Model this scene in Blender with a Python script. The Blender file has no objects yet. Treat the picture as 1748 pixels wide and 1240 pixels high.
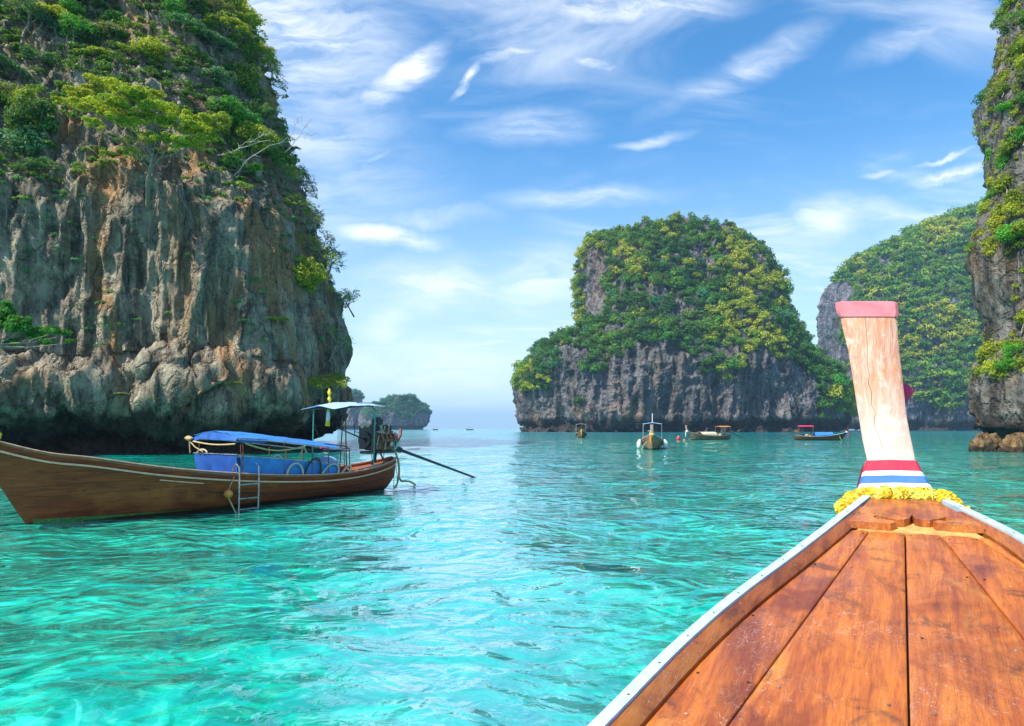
import bpy, math, random
import numpy as np
from mathutils import Matrix, Vector

random.seed(7); rng = np.random.default_rng(7)
sc = bpy.context.scene
COL = sc.collection
R = math.radians

# ------------------------------------------------------------------ camera
F, HX, HY, CH = 1165.0, 874.0, 731.0, 2.0      # focal length in px, principal column, horizon row, eye height


def at(px, py, y):
    """point at forward distance y that the photograph shows at pixel px, py"""
    return ((px - HX) / F * y, y, CH + (HY - py) / F * y)


cam_d = bpy.data.cameras.new('camera')
cam_d.sensor_width = 36.0
cam_d.lens = 36.0 * F / 1748.0
cam_d.shift_y = (HY - 620.0) / 1748.0
cam_d.clip_start = 0.05
cam_d.clip_end = 20000
cam = bpy.data.objects.new('camera', cam_d)
cam.location = (0, 0, CH)
cam.rotation_euler = (R(90), 0, 0)
COL.objects.link(cam)
sc.camera = cam

# ------------------------------------------------------------------ light
SUN_EL, SUN_AZ = 52.0, -121.0                   # azimuth clockwise from +Y
sd = Vector((math.sin(R(SUN_AZ)) * math.cos(R(SUN_EL)), math.cos(R(SUN_AZ)) * math.cos(R(SUN_EL)), math.sin(R(SUN_EL))))
sun_d = bpy.data.lights.new('sun', 'SUN')
sun_d.energy = 4.6
sun_d.angle = R(0.5)
sun_d.color = (1.0, 0.93, 0.80)
sun = bpy.data.objects.new('sun', sun_d)
sun.rotation_euler = sd.to_track_quat('Z', 'Y').to_euler()
sun.location = (0, 0, 100)
COL.objects.link(sun)

vs = sc.view_settings
vs.view_transform = 'Standard'
vs.look = 'None'
vs.exposure = 0.74
vs.gamma = 1.0
vs.use_curve_mapping = False
sc.render.engine = 'CYCLES'
sc.cycles.use_denoising = True
sc.cycles.max_bounces = 6
sc.cycles.diffuse_bounces = 3
sc.cycles.glossy_bounces = 3
sc.cycles.transmission_bounces = 3
sc.cycles.volume_bounces = 0
sc.cycles.sample_clamp_indirect = 6.0
sc.cycles.use_adaptive_sampling = True
sc.cycles.adaptive_threshold = 0.015

world = bpy.data.worlds.new('World')
sc.world = world
world.use_nodes = True


# ------------------------------------------------------------------ node helper
class NT:
    def __init__(self, tree):
        self.t = tree
        tree.nodes.clear()

    def n(self, kind, **kw):
        nd = self.t.nodes.new(kind)
        for k, v in kw.items():
            setattr(nd, k, v)
        return nd

    def set(self, sock, v):
        if isinstance(v, bpy.types.NodeSocket):
            self.t.links.new(v, sock)
        else:
            if isinstance(v, (tuple, list)) and len(v) == 3 and sock.type == 'RGBA':
                v = (*v, 1)
            sock.default_value = v

    def math(self, op, a, b=None, c=None, clamp=False):
        nd = self.n('ShaderNodeMath', operation=op, use_clamp=clamp)
        self.set(nd.inputs[0], a)
        if b is not None: self.set(nd.inputs[1], b)
        if c is not None: self.set(nd.inputs[2], c)
        return nd.outputs[0]

    def vmath(self, op, a, b=None, scale=None):
        nd = self.n('ShaderNodeVectorMath', operation=op)
        self.set(nd.inputs[0], a)
        if b is not None: self.set(nd.inputs[1], b)
        if scale is not None: self.set(nd.inputs['Scale'], scale)
        return nd.outputs['Value'] if op in ('LENGTH', 'DOT_PRODUCT') else nd.outputs[0]

    def mapping(self, vec, loc=(0, 0, 0), rot=(0, 0, 0), scale=(1, 1, 1), kind='POINT'):
        nd = self.n('ShaderNodeMapping', vector_type=kind)
        self.set(nd.inputs['Vector'], vec)
        nd.inputs['Location'].default_value = loc
        nd.inputs['Rotation'].default_value = rot
        nd.inputs['Scale'].default_value = scale
        return nd.outputs[0]

    def noise(self, vec, scale, detail=4, rough=0.55, dist=0.0, color=False, kind='FBM'):
        nd = self.n('ShaderNodeTexNoise')
        nd.noise_type = kind
        self.set(nd.inputs['Vector'], vec)
        nd.inputs['Scale'].default_value = scale
        nd.inputs['Detail'].default_value = detail
        nd.inputs['Roughness'].default_value = rough
        nd.inputs['Distortion'].default_value = dist
        return nd.outputs['Color' if color else 'Fac']

    def voro(self, vec, scale, feature='F1', out='Distance', rnd=1.0):
        nd = self.n('ShaderNodeTexVoronoi', feature=feature)
        self.set(nd.inputs['Vector'], vec)
        nd.inputs['Scale'].default_value = scale
        nd.inputs['Randomness'].default_value = rnd
        return nd.outputs[out]

    def mr(self, v, a, b, c=0.0, d=1.0, smooth=True):
        nd = self.n('ShaderNodeMapRange', interpolation_type='SMOOTHSTEP' if smooth else 'LINEAR')
        self.set(nd.inputs[0], v)
        for i, q in enumerate((a, b, c, d)):
            self.set(nd.inputs[i + 1], q)
        return nd.outputs[0]

    def mix(self, f, a, b, blend='MIX'):
        nd = self.n('ShaderNodeMix', data_type='RGBA', blend_type=blend)
        self.set(nd.inputs[0], f)
        self.set(nd.inputs[6], a)
        self.set(nd.inputs[7], b)
        return nd.outputs[2]

    def bump(self, h, strength=1.0, dist=1.0, normal=None):
        nd = self.n('ShaderNodeBump')
        self.set(nd.inputs['Height'], h)
        nd.inputs['Strength'].default_value = strength
        nd.inputs['Distance'].default_value = dist
        if normal is not None: self.set(nd.inputs['Normal'], normal)
        return nd.outputs[0]

    def sep(self, v):
        nd = self.n('ShaderNodeSeparateXYZ')
        self.set(nd.inputs[0], v)
        return nd.outputs

    def comb(self, x, y, z):
        nd = self.n('ShaderNodeCombineXYZ')
        for i, q in enumerate((x, y, z)): self.set(nd.inputs[i], q)
        return nd.outputs[0]


# ------------------------------------------------------------------ sky with thin clouds
def build_world():
    t = NT(world.node_tree)
    out = t.n('ShaderNodeOutputWorld')
    bg = t.n('ShaderNodeBackground')
    sky = t.n('ShaderNodeTexSky', sky_type='NISHITA', sun_disc=False)
    sky.sun_elevation = R(SUN_EL)
    sky.sun_rotation = R(SUN_AZ % 360)
    sky.altitude = 0
    sky.air_density = 1.0
    sky.dust_density = 0.6
    sky.ozone_density = 2.5
    d = t.n('ShaderNodeTexCoord').outputs['Generated']
    x, y, z = t.sep(d)[:3]
    hs = t.n('ShaderNodeHueSaturation')
    hs.inputs['Saturation'].default_value = 1.2
    hs.inputs['Value'].default_value = 1.0
    hs.inputs['Hue'].default_value = 0.492
    t.set(hs.inputs['Color'], sky.outputs[0])
    base = t.mix(1.0, hs.outputs[0], (0.70, 1.0, 1.16), 'MULTIPLY')
    # plane of the cloud layer
    zz = t.math('MAXIMUM', z, 0.0)
    inv = t.math('DIVIDE', 1.0, t.math('ADD', zz, 0.18))
    pl = t.comb(t.math('MULTIPLY', x, inv), t.math('MULTIPLY', y, inv), 0.0)
    rot = t.mapping(pl, rot=(0, 0, R(28)), scale=(0.55, 1.5, 1))
    n1 = t.noise(rot, 2.1, 9, 0.6, 0.9)
    n2 = t.noise(t.mapping(pl, loc=(3.1, 1.7, 0)), 0.9, 3, 0.5, 0.4)
    veil = t.math('MULTIPLY', t.mr(n1, 0.44, 0.78), t.mr(n2, 0.36, 0.62))
    veil = t.math('MULTIPLY', veil, 0.75)
    # named wisps, by direction (u = x/y, v = z/y)
    ys = t.math('MAXIMUM', y, 0.08)
    u = t.math('DIVIDE', x, ys); v = t.math('DIVIDE', z, ys)
    uv = t.comb(u, v, 0.0)
    wob = t.noise(uv, 7.0, 5, 0.6, 0.3, color=True)
    uvw = t.vmath('ADD', uv, t.vmath('SCALE', t.vmath('SUBTRACT', wob, (0.5, 0.5, 0.5)), scale=0.055))
    feather = t.noise(t.mapping(uvw, rot=(0, 0, R(-14)), scale=(1.0, 4.2, 1)), 6.5, 8, 0.62, 0.6)
    W = [(700, 118, 120, 40, 33, 1.0), (650, 165, 60, 26, 5, .7), (800, 132, 62, 12, 45, .9), (875, 100, 95, 15, 6, .95), (1010, 112, 85, 13, -8, .85),
         (550, 70, 170, 48, -14, .75), (660, 400, 140, 30, -9, 1.0), (740, 370, 150, 30, 0, .4), (1080, 8, 290, 50, 5, .75), (860, 60, 110, 22, 10, .4),
         (900, 215, 170, 40, 2, .42), (1120, 236, 100, 14, 6, .5), (1000, 335, 220, 26, 4, .5), (1410, 385, 120, 60, 18, .8),
         (1500, 360, 170, 26, -5, .5), (1620, 298, 110, 16, 9, .95), (1500, 299, 40, 10, 8, .7), (1610, 272, 90, 8, 14, .6),
         (740, 490, 230, 75, 4, .6), (920, 480, 150, 90, 12, .65), (660, 560, 60, 70, -50, .5), (640, 268, 60, 10, 18, .55),
         (1270, 110, 260, 40, 28, .42), (760, 630, 330, 80, 0, .55), (1600, 40, 220, 40, 26, .4), (430, 60, 400, 200, -8, .85), (560, 330, 300, 140, 10, .35), (520, 210, 260, 150, 0, .5)]
    acc = None
    for (px, py, L, w, ang, k) in W:
        m = t.mapping(uvw, loc=((px - HX) / F, (HY - py) / F, 0), rot=(0, 0, R(ang)), scale=(L / F, w / F, 1), kind='TEXTURE')
        g = t.mr(t.vmath('LENGTH', m), 1.0, 0.0, 0.0, k)
        acc = g if acc is None else t.math('MAXIMUM', acc, g)
    front = t.mr(y, 0.08, 0.3)
    wis = t.math('MULTIPLY', t.math('MULTIPLY', acc, t.mr(feather, 0.22, 0.74, 0.12, 1.15)), front)
    cl = t.math('MAXIMUM', veil, wis)
    cl = t.math('MULTIPLY', cl, t.mr(z, -0.02, 0.06))
    cl = t.math('MINIMUM', cl, 0.96)
    # pale moist band low over the horizon
    low = t.mr(t.math('ABSOLUTE', z), 0.42, 0.0, 0.0, 0.72)
    base = t.mix(low, base, (4.6, 5.4, 6.2))
    colr = t.mix(cl, base, (6.8, 7.0, 7.3))
    t.set(bg.inputs['Color'], colr)
    bg.inputs['Strength'].default_value = 0.122
    t.t.links.new(bg.outputs[0], out.inputs[0])


build_world()


# ------------------------------------------------------------------ noise in numpy
_p = np.random.default_rng(3).permutation(256)
_P = np.concatenate([_p, _p, _p])
_G = np.random.default_rng(4).normal(size=(256, 3)); _G /= np.linalg.norm(_G, axis=1)[:, None]


def perlin(x, y, z):
    x, y, z = np.broadcast_arrays(x, y, z)
    xi = np.floor(x).astype(int); yi = np.floor(y).astype(int); zi = np.floor(z).astype(int)
    xf, yf, zf = x - xi, y - yi, z - zi
    u, v, w = (q * q * q * (q * (q * 6 - 15) + 10) for q in (xf, yf, zf))
    res = 0
    for dx in (0, 1):
        wx = u if dx else 1 - u
        for dy in (0, 1):
            wy = v if dy else 1 - v
            for dz in (0, 1):
                wz = w if dz else 1 - w
                h = _P[_P[_P[(xi + dx) & 255] + ((yi + dy) & 255)] + ((zi + dz) & 255)]
                g = _G[h]
                res = res + wx * wy * wz * (g[..., 0] * (xf - dx) + g[..., 1] * (yf - dy) + g[..., 2] * (zf - dz))
    return res * 1.5


def fbm(x, y, z, oct=4, gain=0.5, ridged=False):
    a, f, s = 1.0, 1.0, 0
    for i in range(oct):
        n = perlin(x * f + 17.3 * i, y * f + 5.1 * i, z * f - 9.7 * i)
        if ridged: n = 1 - 2 * np.abs(n) ** 0.8
        s = s + a * n
        a *= gain; f *= 2.03
    return s


# ------------------------------------------------------------------ mesh helpers
def link(o, parent=None):
    COL.objects.link(o)
    if parent is not None: o.parent = parent
    return o


def tag(o, label=None, cat=None, group=None, kind=None):
    if label: o['label'] = label
    if cat: o['category'] = cat
    if group: o['group'] = group
    if kind: o['kind'] = kind
    return o


def empty(name, loc=(0, 0, 0), rz=0.0):
    o = bpy.data.objects.new(name, None)
    o.empty_display_size = 0.3
    o.location = loc; o.rotation_euler = (0, 0, rz)
    return link(o)


def np_mesh(name, verts, faces, mat, smooth=True, attr=None):
    """faces: (n,4) or (n,3) int array"""
    me = bpy.data.meshes.new(name)
    verts = np.asarray(verts, dtype=np.float32).reshape(-1, 3)
    faces = np.asarray(faces, dtype=np.int32)
    k = faces.shape[1]
    me.vertices.add(len(verts)); me.vertices.foreach_set('co', verts.ravel())
    me.loops.add(faces.size); me.loops.foreach_set('vertex_index', faces.ravel())
    me.polygons.add(len(faces))
    me.polygons.foreach_set('loop_start', np.arange(0, faces.size, k, dtype=np.int32))
    me.polygons.foreach_set('use_smooth', np.full(len(faces), smooth, dtype=bool))
    if attr is not None:
        for an, av in attr.items():
            at_ = me.attributes.new(an, 'FLOAT', 'FACE')
            at_.data.foreach_set('value', np.asarray(av, dtype=np.float32))
    me.update(calc_edges=True)
    me.validate()
    if mat: me.materials.append(mat)
    return me


def grid_faces(nv, nu, closed=False):
    i = np.arange(nv - 1)[:, None]; m = nu if closed else nu - 1
    j = np.arange(m)[None, :]
    a = i * nu + j; b = i * nu + (j + 1) % nu
    c = (i + 1) * nu + (j + 1) % nu; d = (i + 1) * nu + j
    return np.stack([a, b, c, d], -1).reshape(-1, 4)


class MB:
    def __init__(self): self.v = []; self.f = []

    def add(self, vs_, fs_):
        o = len(self.v)
        self.v += [tuple(map(float, q)) for q in vs_]
        self.f += [tuple(int(i) + o for i in q) for q in fs_]
        return self

    def box(self, c, s, rot=None):
        sx, sy, sz = s[0] / 2, s[1] / 2, s[2] / 2
        b = min(sx, sy, sz) * 0.18
        pts = []
        for X, Y, Z in ((sx - b, sy - b, sz), (sx - b, sy, sz - b), (sx, sy - b, sz - b)):
            for a in (-1, 1):
                for e in (-1, 1):
                    for g in (-1, 1): pts.append(Vector((X * a, Y * e, Z * g)))
        import bmesh
        bm = bmesh.new()
        for p in pts: bm.verts.new(p)
        bmesh.ops.convex_hull(bm, input=bm.verts)
        bm.verts.index_update()
        M = Matrix(rot).to_3x3() if rot is not None else Matrix.Identity(3)
        vs_ = [M @ v.co + Vector(c) for v in bm.verts]
        fs_ = [[v.index for v in f.verts] for f in bm.faces]
        bm.free()
        return self.add(vs_, fs_)

    def tube(self, pts, r, n=8, cap=True, closed=False):
        pts = [Vector(p) for p in pts]
        rs = r if isinstance(r, (list, tuple)) else [r] * len(pts)
        vs_, fs_ = [], []
        prev = None
        N = len(pts)
        for i, p in enumerate(pts):
            if closed: tdir = pts[(i + 1) % N] - pts[i - 1]
            else: tdir = pts[min(i + 1, N - 1)] - pts[max(i - 1, 0)]
            tdir.normalize()
            if prev is None:
                prev = Vector((0, 0, 1)) if abs(tdir.z) < 0.9 else Vector((1, 0, 0))
            a = (prev - tdir * prev.dot(tdir))
            if a.length < 1e-5: a = tdir.orthogonal()
            a.normalize(); prev = a
            b = tdir.cross(a)
            for k in range(n):
                t = 2 * math.pi * k / n
                vs_.append(p + (a * math.cos(t) + b * math.sin(t)) * rs[i])
        for i in range(N if closed else N - 1):
            for k in range(n):
                i2 = (i + 1) % N
                fs_.append((i * n + k, i * n + (k + 1) % n, i2 * n + (k + 1) % n, i2 * n + k))
        if cap and not closed:
            fs_.append(tuple(range(n))[::-1]); fs_.append(tuple((N - 1) * n + k for k in range(n)))
        return self.add(vs_, fs_)

    def ball(self, c, r, nu=12, nv=8, jit=0.0):
        r = r if isinstance(r, (tuple, list)) else (r, r, r)
        vs_, fs_ = [], []
        for i in range(nv + 1):
            ph = math.pi * i / nv
            for j in range(nu):
                th = 2 * math.pi * j / nu
                k = 1 + random.uniform(-jit, jit)
                vs_.append((c[0] + r[0] * k * math.sin(ph) * math.cos(th), c[1] + r[1] * k * math.sin(ph) * math.sin(th), c[2] + r[2] * k * math.cos(ph)))
        for i in range(nv):
            for j in range(nu):
                fs_.append((i * nu + j, (i + 1) * nu + j, (i + 1) * nu + (j + 1) % nu, i * nu + (j + 1) % nu))
        return self.add(vs_, fs_)

    def loft(self, rings, closed=True, caps=True):
        n = len(rings[0]); vs_ = [p for r_ in rings for p in r_]; fs_ = []
        m = n if closed else n - 1
        for i in range(len(rings) - 1):
            for k in range(m):
                fs_.append((i * n + k, i * n + (k + 1) % n, (i + 1) * n + (k + 1) % n, (i + 1) * n + k))
        if caps and closed:
            fs_.append(tuple(range(n))[::-1]); fs_.append(tuple((len(rings) - 1) * n + k for k in range(n)))
        return self.add(vs_, fs_)

    def build(self, name, mat, parent=None, smooth=True, angle=40):
        me = bpy.data.meshes.new(name)
        me.from_pydata(self.v, [], self.f)
        me.validate(); me.update()
        import bmesh
        bm = bmesh.new(); bm.from_mesh(me)
        bmesh.ops.recalc_face_normals(bm, faces=bm.faces)
        bm.to_mesh(me); bm.free()
        if smooth:
            me.polygons.foreach_set('use_smooth', np.ones(len(me.polygons), dtype=bool))
            try: me.set_sharp_from_angle(angle=R(angle))
            except Exception: pass
        me.materials.append(mat)
        return link(bpy.data.objects.new(name, me), parent)


# ------------------------------------------------------------------ materials
def new_mat(name):
    m = bpy.data.materials.new(name); m.use_nodes = True
    t = NT(m.node_tree)
    out = t.n('ShaderNodeOutputMaterial')
    b = t.n('ShaderNodeBsdfPrincipled')
    t.t.links.new(b.outputs[0], out.inputs[0])
    return m, t, b, out


def plain(name, col, rough=0.6, metal=0.0, var=0.25, scale=9.0, bump=0.003, spec=0.5):
    m, t, b, out = new_mat(name)
    co = t.n('ShaderNodeTexCoord').outputs['Object']
    n = t.noise(co, scale, 6, 0.65)
    lo = tuple(c * (1 - var) for c in col); hi = tuple(min(1, c * (1 + var)) for c in col)
    t.set(b.inputs['Base Color'], t.mix(t.mr(n, 0.3, 0.7), lo, hi))
    t.set(b.inputs['Roughness'], t.mr(n, 0.3, 0.7, max(0.05, rough - .12), min(1, rough + .12)))
    b.inputs['Metallic'].default_value = metal
    b.inputs['Specular IOR Level'].default_value = spec
    if bump: t.set(b.inputs['Normal'], t.bump(n, 0.6, bump))
    return m


def rock_mat(name, light, dark, warm, green, s=1.0, streak=1.0, warm_amt=0.5, green_amt=0.3, tide=3.0, bump=0.35):
    m, t, b, out = new_mat(name)
    co = t.n('ShaderNodeTexCoord').outputs['Object']
    z = t.sep(co)[2]
    big = t.noise(co, 0.09 * s, 4, 0.6, 0.5)
    mid = t.noise(co, 0.55 * s, 8, 0.66, 0.6)
    st = t.noise(t.mapping(co, scale=(1, 1, 0.13)), 0.75 * s, 8, 0.62, 0.8)
    st2 = t.noise(t.mapping(co, loc=(9, 4, 2), scale=(1, 1, 0.07)), 1.9 * s, 5, 0.6, 0.6)
    fine = t.noise(co, 3.2 * s, 8, 0.7, 0.2)
    f = t.math('ADD', t.math('MULTIPLY', st, 0.55), t.math('MULTIPLY', mid, 0.45))
    c = t.mix(t.mr(f, 0.40, 0.60), dark, light)
    wz = t.noise(t.mapping(co, loc=(31, 7, 3), scale=(1, 1, 0.3)), 0.16 * s, 6, 0.6, 0.8)
    c = t.mix(t.math('MULTIPLY', t.mr(wz, 0.50, 0.62), warm_amt), c, warm)
    gz = t.noise(t.mapping(co, loc=(1, 17, 13), scale=(1, 1, 0.35)), 0.22 * s, 6, 0.6, 0.8)
    c = t.mix(t.math('MULTIPLY', t.mr(gz, 0.48, 0.62), green_amt), c, green)
    # dark lichen streaks that run down the face, and pale calcite drips
    c = t.mix(t.math('MULTIPLY', t.mr(st2, 0.56, 0.70), 0.72 * streak), c, tuple(q * 0.35 for q in dark))
    c = t.mix(t.math('MULTIPLY', t.mr(st2, 0.42, 0.30), 0.55 * streak), c, tuple(min(.62, q * 1.5) for q in light))
    c = t.mix(t.mr(fine, 0.40, 0.30, 0.0, 0.45), c, tuple(min(.6, q * 1.35) for q in light))
    c = t.mix(t.mr(fine, 0.52, 0.66, 0.0, 0.6), c, tuple(q * 0.5 for q in dark))
    # tide zone: black algae on the stone near the water
    zt = t.math('ADD', z, t.math('MULTIPLY', t.math('SUBTRACT', mid, 0.5), tide * 1.2))
    c = t.mix(t.mr(zt, tide * 1.15, tide * 0.7, 0.0, 0.85), c, (0.035, 0.026, 0.022))
    t.set(b.inputs['Base Color'], c)
    b.inputs['Roughness'].default_value = 0.88
    b.inputs['Specular IOR Level'].default_value = 0.25
    rid = t.noise(t.mapping(co, scale=(1, 1, .5)), 1.4 * s, 9, 0.62, 0.4, kind='RIDGED_MULTIFRACTAL')
    cr = t.voro(t.vmath('ADD', t.mapping(co, scale=(1, 1, 0.45)), t.vmath('SCALE', t.noise(co, 0.8 * s, 4, 0.6, color=True), scale=1.6 / s)), 0.5 * s, 'DISTANCE_TO_EDGE')
    h = t.math('ADD', t.math('MULTIPLY', fine, 0.5), t.math('MULTIPLY', t.mr(cr, 0.0, 0.12), 0.7))
    h = t.math('ADD', h, t.math('MULTIPLY', st, 1.3))
    h = t.math('ADD', h, t.math('MULTIPLY', mid, 0.9))
    h = t.math('ADD', h, t.math('MULTIPLY', rid, 0.30))
    t.set(b.inputs['Normal'], t.bump(h, 0.9, bump / s))
    return m


def leaf_mat(name, a, bcol, c3, trans=0.35):
    m = bpy.data.materials.new(name); m.use_nodes = True
    t = NT(m.node_tree)
    out = t.n('ShaderNodeOutputMaterial')
    b = t.n('ShaderNodeBsdfPrincipled')
    tr = t.n('ShaderNodeBsdfTranslucent')
    mx = t.n('ShaderNodeMixShader'); mx.inputs[0].default_value = trans
    at_ = t.n('ShaderNodeAttribute', attribute_name='tone').outputs['Fac']
    oi = t.n('ShaderNodeObjectInfo').outputs['Random']
    pos = t.n('ShaderNodeNewGeometry').outputs['Position']
    n = t.noise(pos, 0.05, 3, 0.5)
    k = t.math('ADD', t.math('MULTIPLY', at_, 0.62), t.math('MULTIPLY', oi, 0.38))
    c = t.mix(t.mr(k, 0.25, 0.62), a, bcol)
    c = t.mix(t.mr(k, 0.60, 0.95), c, c3)
    c = t.mix(t.mr(n, 0.45, 0.62, 0.0, 0.35), c, c3)
    t.set(b.inputs['Base Color'], c)
    b.inputs['Roughness'].default_value = 0.55
    b.inputs['Specular IOR Level'].default_value = 0.3
    t.set(tr.inputs[0], t.mix(0.5, c, (0.25, 0.33, 0.02)))
    t.t.links.new(b.outputs[0], mx.inputs[1]); t.t.links.new(tr.outputs[0], mx.inputs[2])
    t.t.links.new(mx.outputs[0], out.inputs[0])
    return m


M = {}
M['rock_left'] = rock_mat('rock_left', (0.46, 0.39, 0.28), (0.105, 0.082, 0.060), (0.46, 0.25, 0.11), (0.13, 0.15, 0.08), 1.0, 1.0, 0.85, 0.25, 3.4, 0.75)
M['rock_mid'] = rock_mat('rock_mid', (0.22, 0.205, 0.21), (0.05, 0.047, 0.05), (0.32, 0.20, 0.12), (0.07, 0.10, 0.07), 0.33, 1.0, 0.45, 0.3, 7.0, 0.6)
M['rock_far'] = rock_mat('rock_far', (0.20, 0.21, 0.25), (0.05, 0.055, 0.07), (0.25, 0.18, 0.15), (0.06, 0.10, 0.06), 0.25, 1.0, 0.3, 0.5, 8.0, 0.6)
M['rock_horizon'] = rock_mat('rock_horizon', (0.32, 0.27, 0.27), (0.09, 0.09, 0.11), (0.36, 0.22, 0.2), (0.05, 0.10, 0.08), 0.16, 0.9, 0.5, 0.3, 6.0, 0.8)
M['rock_right'] = rock_mat('rock_right', (0.25, 0.235, 0.21), (0.05, 0.044, 0.04), (0.34, 0.19, 0.08), (0.09, 0.11, 0.06), 0.9, 0.9, 0.45, 0.25, 3.2, 0.7)
M['boulder'] = rock_mat('boulder', (0.26, 0.16, 0.07), (0.05, 0.03, 0.02), (0.32, 0.18, 0.07), (0.14, 0.12, 0.05), 3.0, 0.4, 0.5, 0.3, 0.35, 0.5)
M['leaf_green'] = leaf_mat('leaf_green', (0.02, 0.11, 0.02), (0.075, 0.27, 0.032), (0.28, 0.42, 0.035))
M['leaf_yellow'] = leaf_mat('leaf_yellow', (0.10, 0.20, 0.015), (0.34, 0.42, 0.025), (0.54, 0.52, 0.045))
M['leaf_teal'] = leaf_mat('leaf_teal', (0.012, 0.11, 0.055), (0.04, 0.25, 0.11), (0.18, 0.38, 0.12))
M['leaf_olive'] = leaf_mat('leaf_olive', (0.10, 0.13, 0.045), (0.26, 0.28, 0.09), (0.42, 0.40, 0.14))
M['leaf_bright'] = leaf_mat('leaf_bright', (0.02, 0.17, 0.02), (0.05, 0.36, 0.025), (0.22, 0.50, 0.04))
M['leaf_sea'] = leaf_mat('leaf_sea', (0.02, 0.13, 0.08), (0.05, 0.24, 0.13), (0.14, 0.36, 0.16))
M['leaf_lime'] = leaf_mat('leaf_lime', (0.22, 0.34, 0.02), (0.52, 0.58, 0.03), (0.70, 0.62, 0.06), 0.45)
M['bark'] = plain('bark', (0.24, 0.19, 0.14), 0.9, 0, 0.4, 6, 0.02)


def water_mat():
    m, t, b, out = new_mat('water')
    co = t.n('ShaderNodeTexCoord').outputs['Object']
    dist = t.vmath('LENGTH', co)
    x, y, _ = t.sep(co)[:3]
    wob = t.noise(co, 0.5, 4, 0.55, color=True)
    cw = t.vmath('ADD', co, t.vmath('SCALE', t.vmath('SUBTRACT', wob, (0.5, 0.5, 0.5)), scale=2.2))
    # sea floor seen through the water: pale sand, darker weed and coral, bluer with depth
    sand = t.noise(t.mapping(cw, scale=(0.9, 1.0, 1)), 0.9, 5, 0.6, 0.8)
    weed = t.noise(t.mapping(cw, loc=(5, 3, 0), scale=(0.7, 1.0, 1)), 0.6, 6, 0.62, 1.0)
    big = t.noise(co, 0.035, 3, 0.5, 0.5)
    c = t.mix(t.mr(sand, 0.38, 0.66), (0.0, 0.38, 0.275), (0.005, 0.62, 0.44))
    c = t.mix(t.mr(sand, 0.62, 0.75, 0.0, 0.5), c, (0.35, 0.78, 0.66))
    c = t.mix(t.mr(weed, 0.48, 0.66, 0.0, 0.75), c, (0.0, 0.21, 0.185))
    rip = t.noise(t.mapping(cw, loc=(2, 9, 0), rot=(0, 0, R(9)), scale=(0.8, 1.05, 1)), 2.3, 3, 0.5, 1.6)  # dark and pale ripple streaks, wave shading painted into the body colour
    c = t.mix(t.mr(rip, 0.50, 0.60, 0.0, 0.60), c, (0.0, 0.19, 0.155))
    c = t.mix(t.mr(rip, 0.42, 0.34, 0.0, 0.45), c, (0.06, 0.70, 0.52))
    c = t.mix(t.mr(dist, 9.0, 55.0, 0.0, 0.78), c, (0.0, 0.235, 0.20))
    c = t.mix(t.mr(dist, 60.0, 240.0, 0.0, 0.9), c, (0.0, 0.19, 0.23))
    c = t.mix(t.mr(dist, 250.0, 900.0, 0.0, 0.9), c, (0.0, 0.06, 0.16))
    # paler, bluer band down the middle: the sky's reflection painted into the body colour
    y_band = t.math('MAXIMUM', y, 1.0)
    ax = t.math('ADD', t.math('DIVIDE', x, y_band), t.math('MULTIPLY', t.math('SUBTRACT', t.noise(co, 0.5, 4, 0.6, 0.8), 0.5), 0.5))
    sky_band = t.math('MULTIPLY', t.mr(t.math('ABSOLUTE', t.math('ADD', ax, 0.06)), 0.30, 0.10), 0.62)
    c = t.mix(sky_band, c, (0.06, 0.38, 0.42))
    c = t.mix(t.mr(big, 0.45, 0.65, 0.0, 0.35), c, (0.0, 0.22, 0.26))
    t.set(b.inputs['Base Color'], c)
    b.inputs['IOR'].default_value = 1.33
    b.inputs['Specular IOR Level'].default_value = 1.0
    t.set(b.inputs['Roughness'], t.mr(dist, 10, 400, 0.02, 0.14))
    t.set(b.inputs['Coat Weight'], t.mr(dist, 12, 80, 1.0, 0.1)); b.inputs['Coat IOR'].default_value = 1.6; b.inputs['Coat Roughness'].default_value = 0.03
    # ripples
    a = t.noise(t.mapping(co, rot=(0, 0, R(12)), scale=(0.85, 1.0, 1)), 1.5, 2, 0.45, 0.9)
    bb = t.noise(t.mapping(co, rot=(0, 0, R(-18)), scale=(0.8, 1.0, 1)), 4.6, 3, 0.5, 0.6)
    d2 = t.noise(t.mapping(co, rot=(0, 0, R(4)), scale=(0.6, 1.0, 1)), 0.42, 3, 0.5, 0.4)
    fade = t.mr(dist, 15, 130, 1.0, 0.25)
    h = t.math('ADD', t.math('MULTIPLY', a, 0.15), t.math('MULTIPLY', t.math('MULTIPLY', bb, 0.030), fade))
    h = t.math('ADD', h, t.math('MULTIPLY', d2, 0.22))
    nb_ = t.bump(h, 1.0, 1.0)
    t.set(b.inputs['Normal'], nb_); t.set(b.inputs['Coat Normal'], nb_)
    return m


M['water'] = water_mat()


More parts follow.
